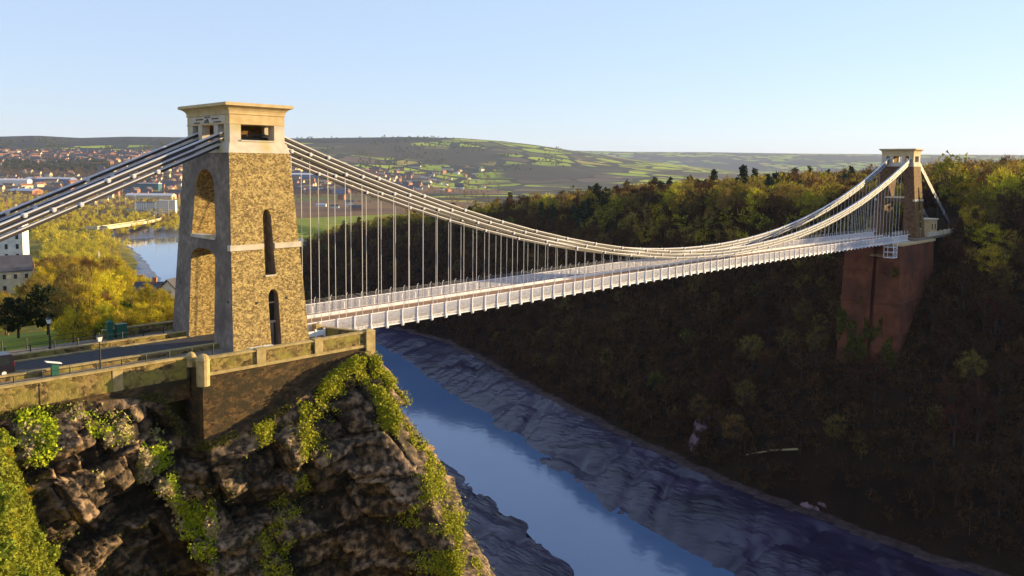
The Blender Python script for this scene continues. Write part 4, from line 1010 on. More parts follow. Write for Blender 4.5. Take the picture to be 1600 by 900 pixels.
# who shows largest: near ones, and those on the sky line and rim
rank = np.argsort(np.where(wpx < 1640, 0, 9999) + wd / wsz * np.where((ws > 0.9) & (ws < 1.7), 0.72, 1.0))
ind = set(rank[:285].tolist())
LW_ = {'brown': ('winter_tree', 'bare brown winter tree', 'tree'), 'tan_far': ('winter_tree', 'bare tan winter tree', 'tree'), 'gold_far': ('winter_tree', 'golden bare tree', 'tree'),
       'tan_lit': ('winter_tree', 'sunlit tan bare tree', 'tree'), 'olive_lit': ('leafy_tree', 'yellow green leafy tree', 'tree'), 'olive': ('leafy_tree', 'olive green leafy tree', 'tree'), 'conifer': ('pine_tree', 'dark pointed pine', 'pine tree')}
def clear_far_tower(i):
    return not (wpx[i] > 1370 and wpx[i] < 1455 and wd[i] < 260)
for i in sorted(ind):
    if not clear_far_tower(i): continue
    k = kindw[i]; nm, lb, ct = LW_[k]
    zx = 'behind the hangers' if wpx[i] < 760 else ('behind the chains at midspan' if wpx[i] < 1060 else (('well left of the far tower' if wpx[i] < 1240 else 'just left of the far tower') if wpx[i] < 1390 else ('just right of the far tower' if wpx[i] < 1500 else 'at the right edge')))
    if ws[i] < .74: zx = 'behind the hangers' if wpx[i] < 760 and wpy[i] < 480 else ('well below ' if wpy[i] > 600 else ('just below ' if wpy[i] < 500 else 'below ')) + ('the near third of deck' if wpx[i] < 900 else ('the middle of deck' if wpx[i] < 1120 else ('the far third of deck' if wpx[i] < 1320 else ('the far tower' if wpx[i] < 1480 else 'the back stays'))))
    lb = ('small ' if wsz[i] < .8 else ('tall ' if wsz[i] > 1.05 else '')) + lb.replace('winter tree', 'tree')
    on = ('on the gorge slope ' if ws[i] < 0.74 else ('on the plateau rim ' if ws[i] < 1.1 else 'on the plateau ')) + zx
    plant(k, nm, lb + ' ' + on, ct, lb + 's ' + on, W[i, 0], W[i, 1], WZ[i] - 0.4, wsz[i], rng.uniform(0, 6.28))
rest = [i for i in range(len(W)) if i not in ind and clear_far_tower(i)]
for k, lab in (('brown', 'mass of bare brown winter woodland filling the far side of the gorge'), ('tan_far', 'mass of tan winter trees mixed through the far woodland'), ('gold_far', 'mass of golden twigged trees on the far plateau'), ('olive', 'mass of olive green trees on the far gorge slope'), ('olive_lit', 'mass of yellow green trees on the far plateau'), ('tan_lit', 'mass of sunlit tan trees on the far plateau'), ('conifer', 'mass of dark pines on the far plateau')):
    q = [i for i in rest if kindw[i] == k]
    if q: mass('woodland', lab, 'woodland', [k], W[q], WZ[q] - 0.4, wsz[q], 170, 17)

plant('olive_lit', 'leafy_tree', 'round green tree showing above the roof of the far tower', 'tree', None, 268, 2.5, float(height(268, 2.5)), 1.62, 0.5)
tree_kind('undergrowth', 'bare', 4, 2.6, 1.8, 0.2, 500, 22, 0.9, 'twig_brown', 'dark_bark', 3, 4)
def ok_u(x, y):
    m_ = river(y)[2]; px, py, dz = pix(x, y, height(x, y)); return (x > m_ + 7) & (x < m_ + 84) & (px > 455) & (px < 1680) & ~((x > 190.5) & (x < 262) & (np.abs(y - 1) < 9))
U = scatter(60000, 165, 330, -120, 480, 2.35, 9, ok_u)
mass('undergrowth', 'low brown brambles and saplings covering the ground of the far gorge slope', 'undergrowth', ['undergrowth'], U, height(U[:, 0], U[:, 1]) - .5, np.random.default_rng(3).uniform(.6, 1.3, len(U)), 110, 18)
# --- trees on the slope left of the near tower
def ok_l(x, y):
    L_, R_, m_ = river(y); px, py, dz = pix(x, y, height(x, y) + 3)
    return (x < L_ - 22) & (px > -60) & (px < 310) & (y > np.where(px > 118, 12.5, 22)) & (dz < 1000)
Lp = scatter(18000, -200, 320, 12, 900, 5.4, 13, ok_l)
LZ = height(Lp[:, 0], Lp[:, 1]); lpx, lpy, ld = pix(Lp[:, 0], Lp[:, 1], LZ + 4)
keep = ~((lpx < 66) & (lpy > 375) & (lpy < 452) & (ld > 140) & (ld < 330)) & ~((lpx > 30) & (lpx < 122) & (ld < 125)) & ~((lpx < 118) & (ld < 112))
Lp, LZ, ld, lpx = Lp[keep], LZ[keep], ld[keep], lpx[keep]
TLX, TLY = [-80, 25, 38, 62, 75, 130, 165, 190, 215, 245, 275, 300], [450, 450, 402, 400, 348, 358, 385, 410, 425, 442, 458, 462]
def fit_top(x, y, z, h, s, lo=0):
    """shrink a tree whose top would stand above the tree line seen there; 0 = leave it out"""
    for _ in range(12):
        px, py, dz = pix(x, y, z + h * s * 1.05)
        if py >= max(lo, np.interp(px, TLX, TLY)): return s
        s *= .88
        if s < .3: return 0
    return 0
order = np.argsort(ld)
TL = {'gold': ('winter_tree', 'golden bare tree on the sunny slope behind the approach road'), 'tan': ('winter_tree', 'tan bare tree on the sunny slope behind the approach road'),
      'golden_bush': ('bush', 'golden twiggy bush on the sunny slope behind the approach road'), 'shrub': ('bush', 'green leafy bush on the sunny slope behind the approach road')}
for n_, i in enumerate(order[:215]):
    q = rng.random(); k = 'gold' if q < (.22 if lpx[i] < 150 else .5) else ('tan' if q < .68 else ('golden_bush' if q < .9 else 'shrub'))
    s = rng.uniform(.62, 1.0) * (1.6 if k == 'shrub' else 1.0); s0 = s
    if ld[i] < 150: s *= 0.72
    s = fit_top(Lp[i, 0], Lp[i, 1], LZ[i], TREE[k]['h'], s)
    if not s: continue
    nm, lb = TL[k]
    lb = ('small ' if s0 < .72 else ('tall ' if s0 > .92 else '')) + lb.split(' on ')[0] + (' close behind the railings' if ld[i] < 150 else (' half way down the slope' if ld[i] < 280 else ' far down the slope')) + (' near the left edge' if lpx[i] < 110 else (' left of the tower' if lpx[i] < 225 else ' beside the tower'))
    plant(k, nm, lb, 'tree' if nm == 'winter_tree' else 'bush', lb + 's', Lp[i, 0], Lp[i, 1], LZ[i] - 0.3, s, rng.uniform(0, 6.28))
ok_n = lambda x, y: (pix(x, y, height(x, y) + 1)[0] > 122) & (pix(x, y, height(x, y) + 1)[0] < 290) & (y > 11.5)
Np = scatter(2500, -30, 20, 11, 46, 2.5, 77, ok_n)
for x, y in Np[:75]:
    k = rng.choice(['golden_bush', 'golden_bush', 'gold', 'shrub_gold']); sz = rng.uniform(.75, 1.25) * (.62 if k == 'gold' else 1.0); sz = fit_top(x, y, float(height(x, y)), TREE[k]['h'], sz, 466); kn = {'golden_bush': 'golden twiggy bush', 'gold': 'slender golden tree', 'shrub_gold': 'leafy yellow green bush'}[k]
    if not sz: continue
    lb = ('big ' if sz > 1.05 else ('low ' if sz < .85 else '')) + kn + ' in the thicket behind the footway ' + ('beside the cabinets' if x < -9 else ('left of the tower foot' if x < 2 else 'behind the tower'))
    plant(k, 'bush' if k != 'gold' else 'winter_tree', lb, 'bush' if k != 'gold' else 'tree', kn + 's in the thicket behind the far footway', x, y, float(height(x, y)) - .3, sz, rng.uniform(0, 6.28))
q = np.array([i for i in order if fit_top(Lp[i, 0], Lp[i, 1], LZ[i], 11, .62) == 0 or i in set(order[215::2].tolist())])
mass('scrub', 'low golden scrub on the open bank running down to the river bend', 'scrub', ['golden_bush'], Lp[q], LZ[q] - .2, np.random.default_rng(2).uniform(.45, .8, len(q)), 420, 20)
q = np.array([i for i in order[215:] if fit_top(Lp[i, 0], Lp[i, 1], LZ[i], 11, .9) > .7])
if len(q): mass('woodland', 'mass of golden trees running down to the river behind the tower', 'woodland', ['gold'], Lp[q], LZ[q] - .3, np.full(len(q), .9), 240, 19)
for dx, dy, s, lb in ((-12.6, 27, .84, 'rounded dark evergreen beside the lamp behind the approach road, right of its twin'), (-15.6, 28.5, .74, 'rounded dark evergreen behind the approach road, left of its twin')):
    plant('evergreen', 'evergreen_tree', lb, 'evergreen tree', None, dx, dy, float(height(dx, dy)), s, 1.0)

# --- bushes on the spur at the lower left
def ok_s(x, y):
    px, py, dz = pix(x, y, height(x, y))
    return (px < 150) & (py > 600) & (dz < 80) & (height(x, y) > -26)
def surf_pts(n, x0, x1, y0, y1, ok, seed):
    r = np.random.default_rng(seed); x = r.uniform(x0, x1, n); y = r.uniform(y0, y1, n); e_ = .15
    z = height(x, y); gx_ = (height(x + e_, y) - z) / e_; gy_ = (height(x, y + e_) - z) / e_
    ar = np.sqrt(1 + gx_ ** 2 + gy_ ** 2); k = (r.uniform(0, 6, n) < ar) & ok(x, y)
    nn = np.stack([-gx_, -gy_, np.ones(n)], 1) / ar[:, None]
    return np.stack([x, y, z], 1)[k], nn[k]
Sp, Sn = surf_pts(60000, -46, -18, -55, -10, ok_s, 23)
keepS = []
for q, p_ in enumerate(Sp):
    if all((p_[0] - Sp[j][0]) ** 2 + (p_[1] - Sp[j][1]) ** 2 + (p_[2] - Sp[j][2]) ** 2 > 1.5 ** 2 for j in keepS): keepS.append(q)
    if len(keepS) >= 170: break
for q in keepS:
    (x, y, z), nn = Sp[q], Sn[q]
    k = rng.choice(['shrub', 'shrub', 'shrub_gold', 'golden_bush']); sz = rng.uniform(.45, .85) * (.5 if k == 'golden_bush' else 1)
    px, py, dz = pix(x, y, z)
    plant(k, 'bush', ('golden twiggy' if k == 'golden_bush' else ('yellow green' if k == 'shrub_gold' else 'leafy green')) + ' sunlit ' + ('large ' if sz > .68 else 'small ') + 'bush on the rocky spur ' + ('just below the parapet wall' if py < 690 else ('half way down' if py < 800 else 'at the bottom left corner')),
          'bush', 'sunlit bushes on the near spur', x - nn[0] * .3, y - nn[1] * .3, z - .5 * sz - .2, sz, rng.uniform(0, 6.28))
Gp, Gn = surf_pts(420000, -46, -18, -55, -10, lambda x, y: ok_s(x, y) & (fbm(x * .8, y * .8, 3, 5) > .42), 29)
r_ = np.random.default_rng(4); n_ = len(Gp); l_ = r_.uniform(.2, .5, n_); d_ = runit(r_, n_) + Gn * .5; d_ /= np.linalg.norm(d_, axis=1)[:, None]
V_, F_ = cards(Gp + Gn * (r_.uniform(0, .4, n_))[:, None], d_, l_, l_ * r_.uniform(.5, .9, n_), runit(r_, n_) + Gn)
put('ground_cover', npmesh('ground_cover', V_, F_, M['leaf_green']), label='low sunlit scrub and ivy covering the rocky spur at lower left', cat='ground cover', kind='stuff')

# --- ivy and moss on the cliff
def cliff_cards(name, label, cat, mask, n, size, m, seed, out=0.25):
    out = out * (0.25 + 1.2 * fbm(S * .9, Dp * .9, 3, seed).ravel())
    r = np.random.default_rng(seed); pr = mask.ravel().astype(float); pr /= pr.sum()
    k = r.choice(len(VC), n, p=pr); nn = np.stack([NXc.ravel()[k], NYc.ravel()[k], np.full(n, .25)], 1)
    c = VC[k] + r.normal(size=(n, 3)) * 0.16 + nn * (r.uniform(0, 1, n) ** 2 * out[k])[:, None]
    d = runit(r, n) + np.array([0, 0, .3]); d /= np.linalg.norm(d, axis=1)[:, None]
    l = r.uniform(.6, 1.4, n) * size; V, F = cards(c, d, l, l * r.uniform(.5, .9, n), runit(r, n) * .6 + nn)
    return put(name, npmesh(name, V, F, M[m]), label=label, cat=cat, kind='stuff')
Sl = (S / S.max())
SN = S[0, np.argmin(np.hypot(CX[0] - 8.8, CY[0] + 13.0))]
nzc = fbm(S * 0.22, Dp * 0.16, 4, 71); nz2 = fbm(S * 0.5, Dp * 0.5, 3, 81)
rid = np.exp(-((S - SN - 0.3 + (nz2 - .5) * 3) / 1.7) ** 2) * sstep(.34, .46, nzc) * sstep(.32, .46, nz2) * (Dp < 34)
top = np.exp(-Dp / 0.9) * (S > SN - 9) * (S < SN + 4) * 0.8
pat = ((nzc > 0.63) & (S > SN - 14) & (S < SN) & (Dp < 16)) * 0.10
cliff_cards('ivy', 'yellow green ivy and moss running down the sunlit edge of the cliff', 'ivy', rid + top * sstep(.4, .55, nz2) + pat, 46000, 0.24, 'ivy', 31, 0.8)
cliff_cards('grass_tufts', 'rough grass along the top of the cliff at the foot of the walls', 'grass', (Dp < .4) * (S > 14) * (S < SN + 6.) * (fbm(S * .35, Dp * 0, 3, 15) > .5), 6500, 0.26, 'leaf_olive', 34, -1.2)
SL = S[0, np.argmin(np.hypot(CX[0] + 17, CY[0] + 9.9))]
lef = np.exp(-((Dp - 5.0 - (SL - S) * -0.42) / 1.6) ** 2) * (S > SL - 8) * (S < SL + 9) * (nzc > 0.4)
cliff_cards('ivy', 'sunlit leafy strip of scrub along the rock ledge below the parapet wall', 'ivy', lef, 9000, 0.26, 'ivy', 33, 0.6)
cliff_cards('dry_grass', 'pale dry stems caught by the sun on the ledge below the parapet wall', 'dry grass', lef * (nz2 > 0.5), 5000, 0.34, 'dry_stem', 35, 0.8)
dark = ((nzc > 0.5) & (Dp > 1)).astype(float)
cliff_cards('moss', 'dark green moss and scrub in the cracks of the shaded cliff face', 'moss', dark * np.exp(-np.minimum(e1, e2 * 2) * 1.2), 26000, 0.26, 'leaf_olive', 37, 0.2)

# ------------------------------------------------------------------ town and valley, houses placed where the ground meets the line of sight
TS = np.concatenate([np.linspace(60, 1500, 500), np.linspace(1505, 9000, 900)])
def hit(px, py):
    d = (px - 800) / HF * rt2 - (py - 450 + 78.4) / HF * up2 + fw
    P = CAM[None] + TS[:, None] * d[None]; h = height(P[:, 0], P[:, 1])
    k = np.argmax(P[:, 2] <= h); return float(P[k, 0]), float(P[k, 1]), float(h[k]), float(TS[k])
HMAT = {n: mat(n, c, 0.85, 0.2, col2=tuple(x * .75 for x in c), scale=0.5) for n, c in
        dict(wall_white=(0.74, 0.70, 0.62), wall_cream=(0.58, 0.48, 0.32), wall_brick=(0.34, 0.16, 0.09), wall_grey=(0.36, 0.34, 0.36), wall_teal=(0.05, 0.13, 0.17), wall_blue=(0.16, 0.2, 0.34),
             roof_tile=(0.22, 0.10, 0.06), roof_slate=(0.09, 0.085, 0.10), roof_pale=(0.62, 0.58, 0.60), roof_tan=(0.38, 0.27, 0.12)).items()}
def gable_parts(L, Dp, H, rh, rows=0, cols=0, over=0.4, flat=False):
    wl = MB(); wl.box(-L / 2, L / 2, -Dp / 2, Dp / 2, -6, H)
    if not flat: wl.prism([(-Dp / 2, H), (Dp / 2, H), (0, H + rh)], 'x', -L / 2, L / 2)
    rf = MB()
    if flat: rf.box(-L / 2 - over, L / 2 + over, -Dp / 2 - over, Dp / 2 + over, H + .02, H + .02 + rh)
    else:
        for sg in (-1, 1):
            a = Vector((0, sg * (Dp / 2 + over), H - over * rh / (Dp / 2))); b = Vector((0, 0, H + rh + .1))
            x0, x1 = -L / 2 - over, L / 2 + over; o = Vector((0, 0, .35))
            rf.add([(x0, a.y, a.z), (x1, a.y, a.z), (x1, b.y, b.z), (x0, b.y, b.z), (x0, a.y, a.z + .35), (x1, a.y, a.z + .35), (x1, b.y, b.z + .35), (x0, b.y, b.z + .35)],
                   [(0, 1, 2, 3), (4, 7, 6, 5), (0, 4, 5, 1), (1, 5, 6, 2), (2, 6, 7, 3), (3, 7, 4, 0)])
    return wl, rf
def windows_into(parent, L, Dp, H, rows, cols, ww, wh, m='glass'):
    wm_ = MB(); wm_.box(-ww / 2, ww / 2, -.12, .12, 0, wh); me = wm_.mesh('window', M[m])
    for r_ in range(rows):
        for c_ in range(cols):
            x = -L / 2 + (c_ + .5) * L / cols; z = H * (r_ + .3) / rows
            for sg in (-1, 1): put('window', me, parent, (x, sg * Dp / 2, z))
def building(name, label, cat, px, py, L, Dp, H, rh, wall, roof, yaw, rows=0, cols=0, ww=1.2, wh=1.5, group=None, flat=False, chim=0):
    x, y, z, d = hit(px, py) if py > 0 else at_dist(px, -py)
    t = thing(name, label, cat, (x, y, z), yaw, group)
    wl, rf = gable_parts(L, Dp, H, rh, flat=flat)
    put('wall', wl.mesh('wall', HMAT[wall]), t); r_ = put('roof', rf.mesh('roof', HMAT[roof]), t)
    if rows: windows_into(t, L, Dp, H, rows, cols, ww, wh)
    for i in range(chim):
        m = MB(); xx = -L / 2 + (i + .5) * L / chim; m.box(xx - .5, xx + .5, -.4, .4, H + rh * .6, H + rh + 1.6); put('chimney', m.mesh('chimney', HMAT['wall_brick']), r_)
    return t
def at_dist(px, d):
    q = (px - 800) / HF * rt2 + fw; x, y = CAM[0] + q[0] * d, CAM[1] + q[1] * d
    return x, y, float(height(x, y)), d
VY = -YAW            # yaw that turns a building's long side across the view
building('villa', 'tall white villa at the left edge with a sunlit end wall, below the chains', 'house', 6, -400, 19, 14, 29, 2.5, 'wall_white', 'roof_slate', VY + .35, 6, 4, 1.3, 2.4, chim=2)
building('terrace_house', 'long house at the left edge with a dark roof and sunlit pale front', 'house', 0, 458, 20, 13, 8, 4.5, 'wall_cream', 'roof_slate', VY + .55, 2, 6, 1.0, 1.6, chim=1)
building('cottage', 'small cottage with a tan roof among trees right of the white villa', 'house', 50, -330, 7, 6, 4, 2.6, 'wall_cream', 'roof_tan', VY + .3, 1, 3, 1.2, 1.4, chim=1)
building('house', 'dark roofed house with a white gable just left of the tower by the water', 'house', 240, -205, 9, 6, 2.6, 2.2, 'wall_cream', 'roof_slate', VY + .1, 1, 5, 1.2, 1.5, chim=1)
building('gatehouse', 'small white gabled house against the left side of the tower', 'house', 265, -185, 2.6, 4.0, 3.4, 1.8, 'wall_white', 'roof_slate', VY + 1.4, 2, 1, 1.0, 1.5)
x, y, z, d = hit(155, 414)
t = thing('monument', 'pale pointed stone monument standing among the golden trees', 'monument', (x, y, z))
w = MB(); w.frustum((-2, 2, -2, 2), -1, (-1.7, 1.7, -1.7, 1.7), 5); put('plinth', w.mesh('plinth', M['ashlar']), t)
w = MB(); w.frustum((-1.4, 1.4, -1.4, 1.4), 5, (-.2, .2, -.2, .2), 13); put('spire', w.mesh('spire', M['ashlar']), t)
# flats and sheds that can be told apart
SPEC = [
 ('apartment_block', 'white apartment block nearest the tower, between the road bridge and the long shed', 'apartment block', 262, 334, 30, 16, 24, 1, 'wall_white', 'roof_pale', .2, 6, 8, True),
 ('apartment_block', 'white and brick apartment block in the middle of the row above the road bridge', 'apartment block', 243, 333, 26, 16, 20, 1, 'wall_white', 'roof_slate', .1, 5, 7, True),
 ('apartment_block', 'leftmost white apartment block of the row above the road bridge', 'apartment block', 222, 331, 24, 16, 18, 1, 'wall_white', 'roof_slate', .3, 5, 6, True),
 ('office_block', 'long teal glass office block left of the tower below the purple hill', 'office block', 222, 300, 110, 30, 26, 1.5, 'wall_teal', 'roof_pale', .05, 5, 16, True),
 ('warehouse', 'long white roofed warehouse in front of the teal office block', 'warehouse', 236, 311, 120, 40, 10, 5, 'wall_cream', 'roof_pale', .1, 0, 0, False),
 ('warehouse', 'big white walled shed near the left edge below the woods', 'warehouse', 22, 290, 90, 40, 16, 5, 'wall_white', 'roof_pale', .2, 0, 0, False),
 ('warehouse', 'long blue grey roofed shed beside the white shed', 'warehouse', 80, 285, 150, 40, 12, 5, 'wall_blue', 'roof_pale', .0, 0, 0, False),
 ('warehouse', 'pale shed with a low curved looking roof above the backstay chains', 'warehouse', 40, 303, 80, 40, 9, 6, 'wall_brick', 'roof_pale', -.2, 0, 0, False),
 ('bonded_warehouse', 'long dark brick warehouse with a row of roof gables', 'warehouse', 85, 302, 110, 30, 12, 5, 'wall_brick', 'roof_slate', .0, 3, 18, False),
 ('warehouse', 'large blue walled shed seen behind the first hangers right of the tower', 'warehouse', 480, 281, 150, 60, 20, 5, 'wall_blue', 'roof_pale', .1, 0, 0, False),
 ('warehouse', 'low grey roofed shed right of the tower above the green field', 'warehouse', 482, 301, 90, 40, 9, 5, 'wall_grey', 'roof_pale', .0, 0, 0, False),
 ('warehouse', 'small blue shed beyond the hangers', 'warehouse', 530, 303, 40, 30, 14, 3, 'wall_blue', 'roof_slate', .2, 0, 0, False),
 ('farm_house', 'white gabled house beyond the green field', 'house', 546, 322, 18, 12, 9, 5, 'wall_white', 'roof_slate', .4, 2, 4, False),
 ('farm_house', 'red brick gabled house behind the white one beyond the green field', 'house', 534, 312, 20, 12, 11, 6, 'wall_brick', 'roof_tile', -.3, 2, 4, False),
 ('farm_house', 'long low white house at the top edge of the green field', 'house', 502, 323, 22, 8, 4, 3, 'wall_white', 'roof_pale', .0, 1, 5, False),
 ('farm_house', 'low white house beside the hangers at the top edge of the green field', 'house', 523, 325, 18, 9, 4, 3, 'wall_white', 'roof_slate', .1, 1, 4, False),
 ('farm_house', 'grey roofed house with red gable at the right end of the green field', 'house', 556, 329, 24, 12, 6, 5, 'wall_brick', 'roof_slate', .2, 1, 4, False),
 ('pale_cottage', 'tiny pale house half hidden in the plateau woods', 'house', 966, 303, 12, 7, 3, 2, 'wall_white', 'roof_pale', .2, 0, 0, False),
]
for nm, lb, ct, px, py, L, Dp, H, rh, wl, rf, yw, rows, cols, fl in SPEC:
    building(nm, lb, ct, px, py, L, Dp, H, rh, wl, rf, VY + yw, rows, cols, 1.6 if L < 60 else 3, 1.9, None, fl)
# streets of small houses, too far to show more than walls and roofs
HV = []
for i, (wl, rf, L, Dp, H) in enumerate([('wall_cream', 'roof_tile', 26, 9, 6), ('wall_brick', 'roof_tile', 34, 9, 6.5), ('wall_white', 'roof_slate', 22, 9, 6), ('wall_cream', 'roof_slate', 40, 10, 6.5), ('wall_brick', 'roof_slate', 30, 9, 7), ('wall_white', 'roof_tile', 18, 10, 6)]):
    a, b = gable_parts(L, Dp, H, 4.2); m = MB(); m.add(a.v, a.f, 0); m.add(b.v, b.f, 1); HV.append((m.mesh('house', [HMAT[wl], HMAT[rf]]), wl, rf, L))
HL = {'wall_cream': 'cream', 'wall_brick': 'brick', 'wall_white': 'white', 'roof_tile': 'red tiled', 'roof_slate': 'grey slated'}
hr = random.Random(12); cnt = 0
ZONES = [((-15, 150), (240, 262), 70), ((60, 300), (238, 252), 50), ((-10, 180), (276, 300), 26), ((100, 285), (268, 300), 40), ((455, 560), (280, 300), 30), ((540, 780), (262, 300), 60), ((120, 200), (296, 320), 10)]
for (xa, xb), (ya, yb), n in ZONES:
    for _ in range(n):
        px, py = hr.uniform(xa, xb), hr.uniform(ya, yb)
        if py > 300 and px > 600: continue
        x, y, z, d = hit(px, py)
        if not (900 < d < 5600): continue
        me, wl, rf, L = hr.choice(HV); s = hr.uniform(.8, 1.25) * (1.25 if d > 3000 else 1.0)
        area = ('in the far suburb ' if d > 2800 else 'in the valley town ') + ('above the back stays' if px < 160 else ('just left of the tower' if px < 300 else ('behind the first hangers' if px < 600 else 'near the plateau woods')))
        put('town_house', me, None, (x, y, z), VY + hr.choice([0, 0, .3, -.4, 1.3]), s, '%s house row, %s roof, %s' % (HL[wl], HL[rf], area), 'house', '%s %s houses %s' % (HL[wl], HL[rf], area))
# roofs and walls of the far suburbs, tiny and countless: one object
def townscape(label, zones, seed, col_w, col_r):
    r = random.Random(seed); m = MB()
    for xa, xb, ya, yb, n in zones:
        for _ in range(n):
            px, py = r.uniform(xa, xb), r.uniform(ya, yb)
            x, y, z, d = hit(px, py)
            if not 1200 < d < 6500: continue
            L, Dp, H = r.uniform(10, 34), 9, r.uniform(6, 10); k = 1.0 + d / 6000; a, b = gable_parts(L * k, Dp * k, H * k, 4 * k); yw = VY + r.choice([0, .2, -.3, 1.4]); ca, sa = math.cos(yw), math.sin(yw)
            f = lambda V: [(x + vx * ca - vy * sa, y + vx * sa + vy * ca, z + vz) for vx, vy, vz in V]
            m.add(f(a.v), a.f, 0); m.add(f(b.v), b.f, 1)
    return put('townscape', m.mesh('townscape', [HMAT[col_w], HMAT[col_r]]), label=label, cat='townscape', kind='stuff')
townscape('countless tiny pale walled houses of the far suburbs', [(-15, 290, 240, 254, 150), (150, 290, 262, 300, 60), (455, 620, 268, 300, 70), (-15, 150, 266, 300, 20)], 61, 'wall_cream', 'roof_tile')
townscape('countless tiny brick houses of the far suburbs', [(-15, 290, 239, 258, 170), (150, 290, 262, 310, 60), (455, 640, 266, 304, 60)], 62, 'wall_brick', 'roof_slate')
# road bridge at the harbour mouth
rb = thing('road_bridge', 'low pale concrete road bridge curving across the harbour mouth', 'road bridge', (0, 0, 0))
pts = [hit(px, py) for px, py in ((140, 364), (160, 366), (180, 365), (200, 360), (222, 354), (242, 349), (250, 342), (236, 338), (215, 334), (196, 333))]
zb = -66.0
m1 = MB(); m2 = MB(); m3 = MB()
for a, b in zip(pts[:-1], pts[1:]):
    pa, pb = Vector((a[0], a[1], zb)), Vector((b[0], b[1], zb)); dd = (pb - pa).normalized(); nn = Vector((-dd.y, dd.x, 0))
    m1.bar(pa, pb, 15, 2.6); m2.bar(pa + Vector((0, 0, 1.32)), pb + Vector((0, 0, 1.32)), 12, .04)
    for sg in (-1, 1): m3.bar(pa + nn * sg * 7 + Vector((0, 0, 2.0)), pb + nn * sg * 7 + Vector((0, 0, 2.0)), .4, 1.3)
put('deck', m1.mesh('deck', HMAT['wall_cream']), rb); put('road', m2.mesh('road', M['asphalt']), rb); put('parapet', m3.mesh('parapet', HMAT['wall_cream']), rb)
for p in pts[1:-1:2]:
    m = MB(); m.lathe([(2, -84), (1.8, zb - 1.3)], (p[0], p[1], 0), 10); put('pier', m.mesh('pier', HMAT['wall_grey']), rb)
for i, (px, py, h) in enumerate(((153, 338, 30), (187, 322, 25), (197, 335, 28), (212, 336, 34), (244, 347, 30), (264, 346, 32), (246, 334, 22))):
    x, y, z, d = hit(px, py)
    t = thing('light_mast', 'tall pale light mast beside the harbour road', 'light mast', (x, y, z), 0, 'tall light masts by the harbour road')
    m = MB(); m.tube([(0, 0, -2), (0, 0, h)], [.45, .3], 6); put('mast', m.mesh('mast', HMAT['wall_cream']), t)
    m = MB(); m.box(-1.2, 1.2, -.3, .3, h, h + .6); put('lamp_head', m.mesh('lamp_head', HMAT['wall_white']), t)
for px, py, h, lb in ((26, 342, 24, 'pale square chimney stack above the villa at the left edge'), (11, 333, 22, 'thin brown chimney stack left of the pale one')):
    x, y, z, d = hit(px, py)
    t = thing('chimney_stack', lb, 'chimney', (x, y, z))
    s_ = 1.8 if 'pale' in lb[:5] else 1.0
    m = MB(); m.frustum((-s_, s_, -s_, s_), -2, (-s_ * .8, s_ * .8, -s_ * .8, s_ * .8), h); put('stack', m.mesh('stack', HMAT['wall_cream'] if s_ > 1.2 else HMAT['wall_brick']), t)
    m = MB(); m.box(-s_, s_, -s_, s_, h, h + .8); put('cap', m.mesh('cap', HMAT['wall_brick']), t)
# trees of the valley floor, hedgerows and woods of the far slopes
def ray_pts(n, xa, xb, ya, yb, seed, fn=None):
    r = random.Random(seed); P = []
    for _ in range(n):
        px, py = r.uniform(xa, xb), r.uniform(ya, yb)
        if fn == 'clump':
            if float(fbm(px * .035 + seed, py * .11, 3, seed)) < .54: continue
        elif fn and not fn(px, py): continue
        x, y, z, d = hit(px, py)
        if 500 < d < 8000 and z > -77: P.append((x, y, z, d))
    return P
BL = {}
def far_mass(name, label, key, P, n, grow, seed):
    if not P: return
    a = np.array(P); r = np.random.default_rng(seed)
    ss = r.uniform(.7, 1.2, len(a)) * np.clip(a[:, 3] / 2600, .8, 1.5) * grow
    mass(name, label, 'woodland', [key], a[:, :2], a[:, 2] - .5, ss, n, seed)
far_mass('woodland', 'golden tree clumps among the valley houses left of the tower', 'gold_far', ray_pts(900, -20, 290, 298, 362, 41) + ray_pts(170, 50, 200, 352, 388, 52), 60, 1.0, 41)
far_mass('woodland', 'dark wooded band across the valley left of the tower', 'olive', ray_pts(420, 8, 170, 254, 268, 42), 50, 1.1, 42)
far_mass('woodland', 'tan and brown trees mixed through the valley town left of the tower', 'tan_far', ray_pts(600, -20, 290, 280, 360, 51), 55, .9, 51)
far_mass('woodland', 'rust brown tree belts below the dark wooded band', 'tan_far', ray_pts(360, -10, 290, 266, 280, 43) + ray_pts(120, 100, 300, 248, 262, 44), 50, 1.0, 43)
far_mass('woodland', 'brown trees around the green field and the houses beyond the hangers', 'tan_far', ray_pts(330, 455, 780, 270, 318, 45, lambda x, y: not (y > 318 and x < 570)), 60, .9, 45)
far_mass('woodland', 'tree line along the crest and hedges of the far hill', 'olive', ray_pts(1100, 455, 880, 222, 268, 46, 'clump') + ray_pts(160, 455, 860, 214, 220, 47) + ray_pts(500, -10, 290, 219, 240, 48, 'clump'), 20, .75, 46)

r_ = np.random.default_rng(44); n_ = 16000
yy_ = r_.uniform(-7.6, 9.3, n_); zz_ = -50 + r_.uniform(0, 1, n_) ** 1.6 * 44; k_ = fbm(yy_ * .35, zz_ * .12, 4, 45) > np.interp(zz_, [-46, -28, -8], [.36, .52, .68])
yy_, zz_ = yy_[k_], zz_[k_]; n_ = len(yy_); c_ = np.stack([194 + 3.0 * (zz_ + 1.3) / 60.7 - r_.uniform(.05, .7, n_), yy_, zz_], 1)
V_, F_ = cards(c_, runit(r_, n_), r_.uniform(.5, 1.1, n_), r_.uniform(.3, .8, n_), runit(r_, n_) - np.array([1., 0, 0]))
put('creeper', npmesh('creeper', V_, F_, M['leaf_olive']), label='dark creeper climbing the face of the brick abutment', cat='creeper', kind='stuff')

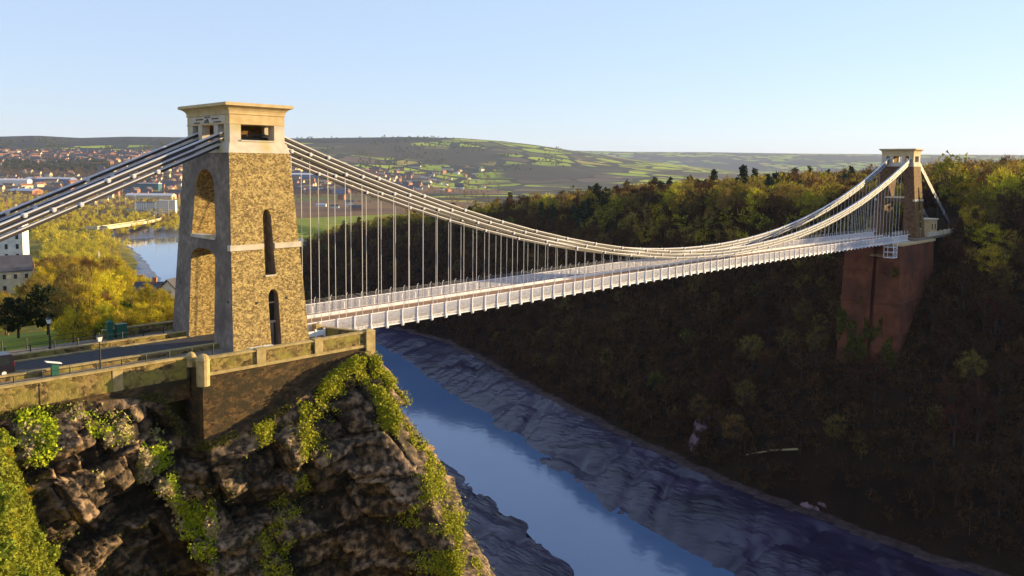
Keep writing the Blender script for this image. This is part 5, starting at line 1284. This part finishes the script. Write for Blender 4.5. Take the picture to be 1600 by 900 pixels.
# ------------------------------------------------------------------ outcrops and a fallen trunk across the gorge
def outcrop(x0, y0, wdt, hgt_, label, seed):
    """broken rock face standing out of the wooded slope"""
    r = np.random.default_rng(seed); n, m_ = 40, 26
    uu, vv = np.meshgrid(np.linspace(-1, 1, n), np.linspace(0, 1, m_))
    yy = y0 + uu * wdt / 2; zt = float(height(x0, y0))
    xx = x0 + 2 - 3.0 * np.sqrt(np.clip(1 - uu ** 2, 0, 1)) * (1 - vv ** 2 * .6) + vv * hgt_ * .42
    zz = zt - 4 + vv * hgt_ * (0.75 + .35 * fbm(uu * 3 + seed, uu * 0 + 2, 3, seed))
    hh, ee = blocks(yy, zz, seed, 3.0, 2.2, .2); xx = xx - (hh - .5) * 1.6 - fbm(yy * .3, zz * .3, 3, seed) * 2.0 + .5 * np.exp(-ee * 4)
    V = np.stack([xx, yy, zz], -1).reshape(-1, 3); i_ = np.arange(n * m_).reshape(m_, n)
    F = np.stack([i_[:-1, 1:], i_[:-1, :-1], i_[1:, :-1], i_[1:, 1:]], -1).reshape(-1, 4)
    t = put('rock_outcrop', npmesh('rock_outcrop', V, F, M['pale_rock']), label=label, cat='rock outcrop'); return t
M['pale_rock'] = mat('pale_rock', (0.10, 0.06, 0.07), 0.9, 0.2, col2=(0.28, 0.18, 0.21), scale=0.5, detail=10, bump=0.6, bscale=1.5, bdist=.5)
x, y, z, d = hit(1102, 668); outcrop(x - 4, y, 9.5, 14, 'pale mauve rock outcrop in the dark woods below the middle of the deck', 5)
x, y, z, d = hit(1278, 772); outcrop(x - 4, y, 17, 10, 'wide reddish rock band low on the far bank near the riverside', 6)
xa, ya, za, _ = hit(1165, 741); xb, yb, zb_, _ = hit(1246, 719)
t = put('fallen_trunk', None, label='pale fallen tree trunk lying across the slope of the far bank', cat='fallen tree')
m = MB(); m.tube([(xa, ya, za + 1.6), ((xa + xb) / 2, (ya + yb) / 2, (za + zb_) / 2 + 2.2), (xb, yb, zb_ + 1.8)], [.16, .25, .34], 7); put('trunk', m.mesh('trunk', M['dry_stem']), t)
m = MB()
for k in range(4):
    q = Vector((xa, ya, za + 1.7)).lerp(Vector((xb, yb, zb_ + 1.9)), .1 + k * .12); m.tube([q, q + Vector((rng.uniform(-1, 1), rng.uniform(-2, 2), 1.5 + k * .3))], [.1, .03], 5)
put('branch', m.mesh('branch', M['dry_stem']), t)

# ------------------------------------------------------------------ haze
hm = bpy.data.materials.new('haze'); hm.use_nodes = True
hn = hm.node_tree; hn.nodes.remove(hn.nodes["Principled BSDF"])
pv = hn.nodes.new("ShaderNodeVolumePrincipled"); pv.inputs['Color'].default_value = (0.52, 0.66, 1.0, 1); pv.inputs['Density'].default_value = 3.2e-5; pv.inputs['Anisotropy'].default_value = 0.0
hn.links.new(pv.outputs[0], hn.nodes['Material Output'].inputs['Volume'])
w = MB(); w.box(-23000, 23000, -23000, 23000, -420, 400); put('haze', w.mesh('haze', hm), kind='stuff')
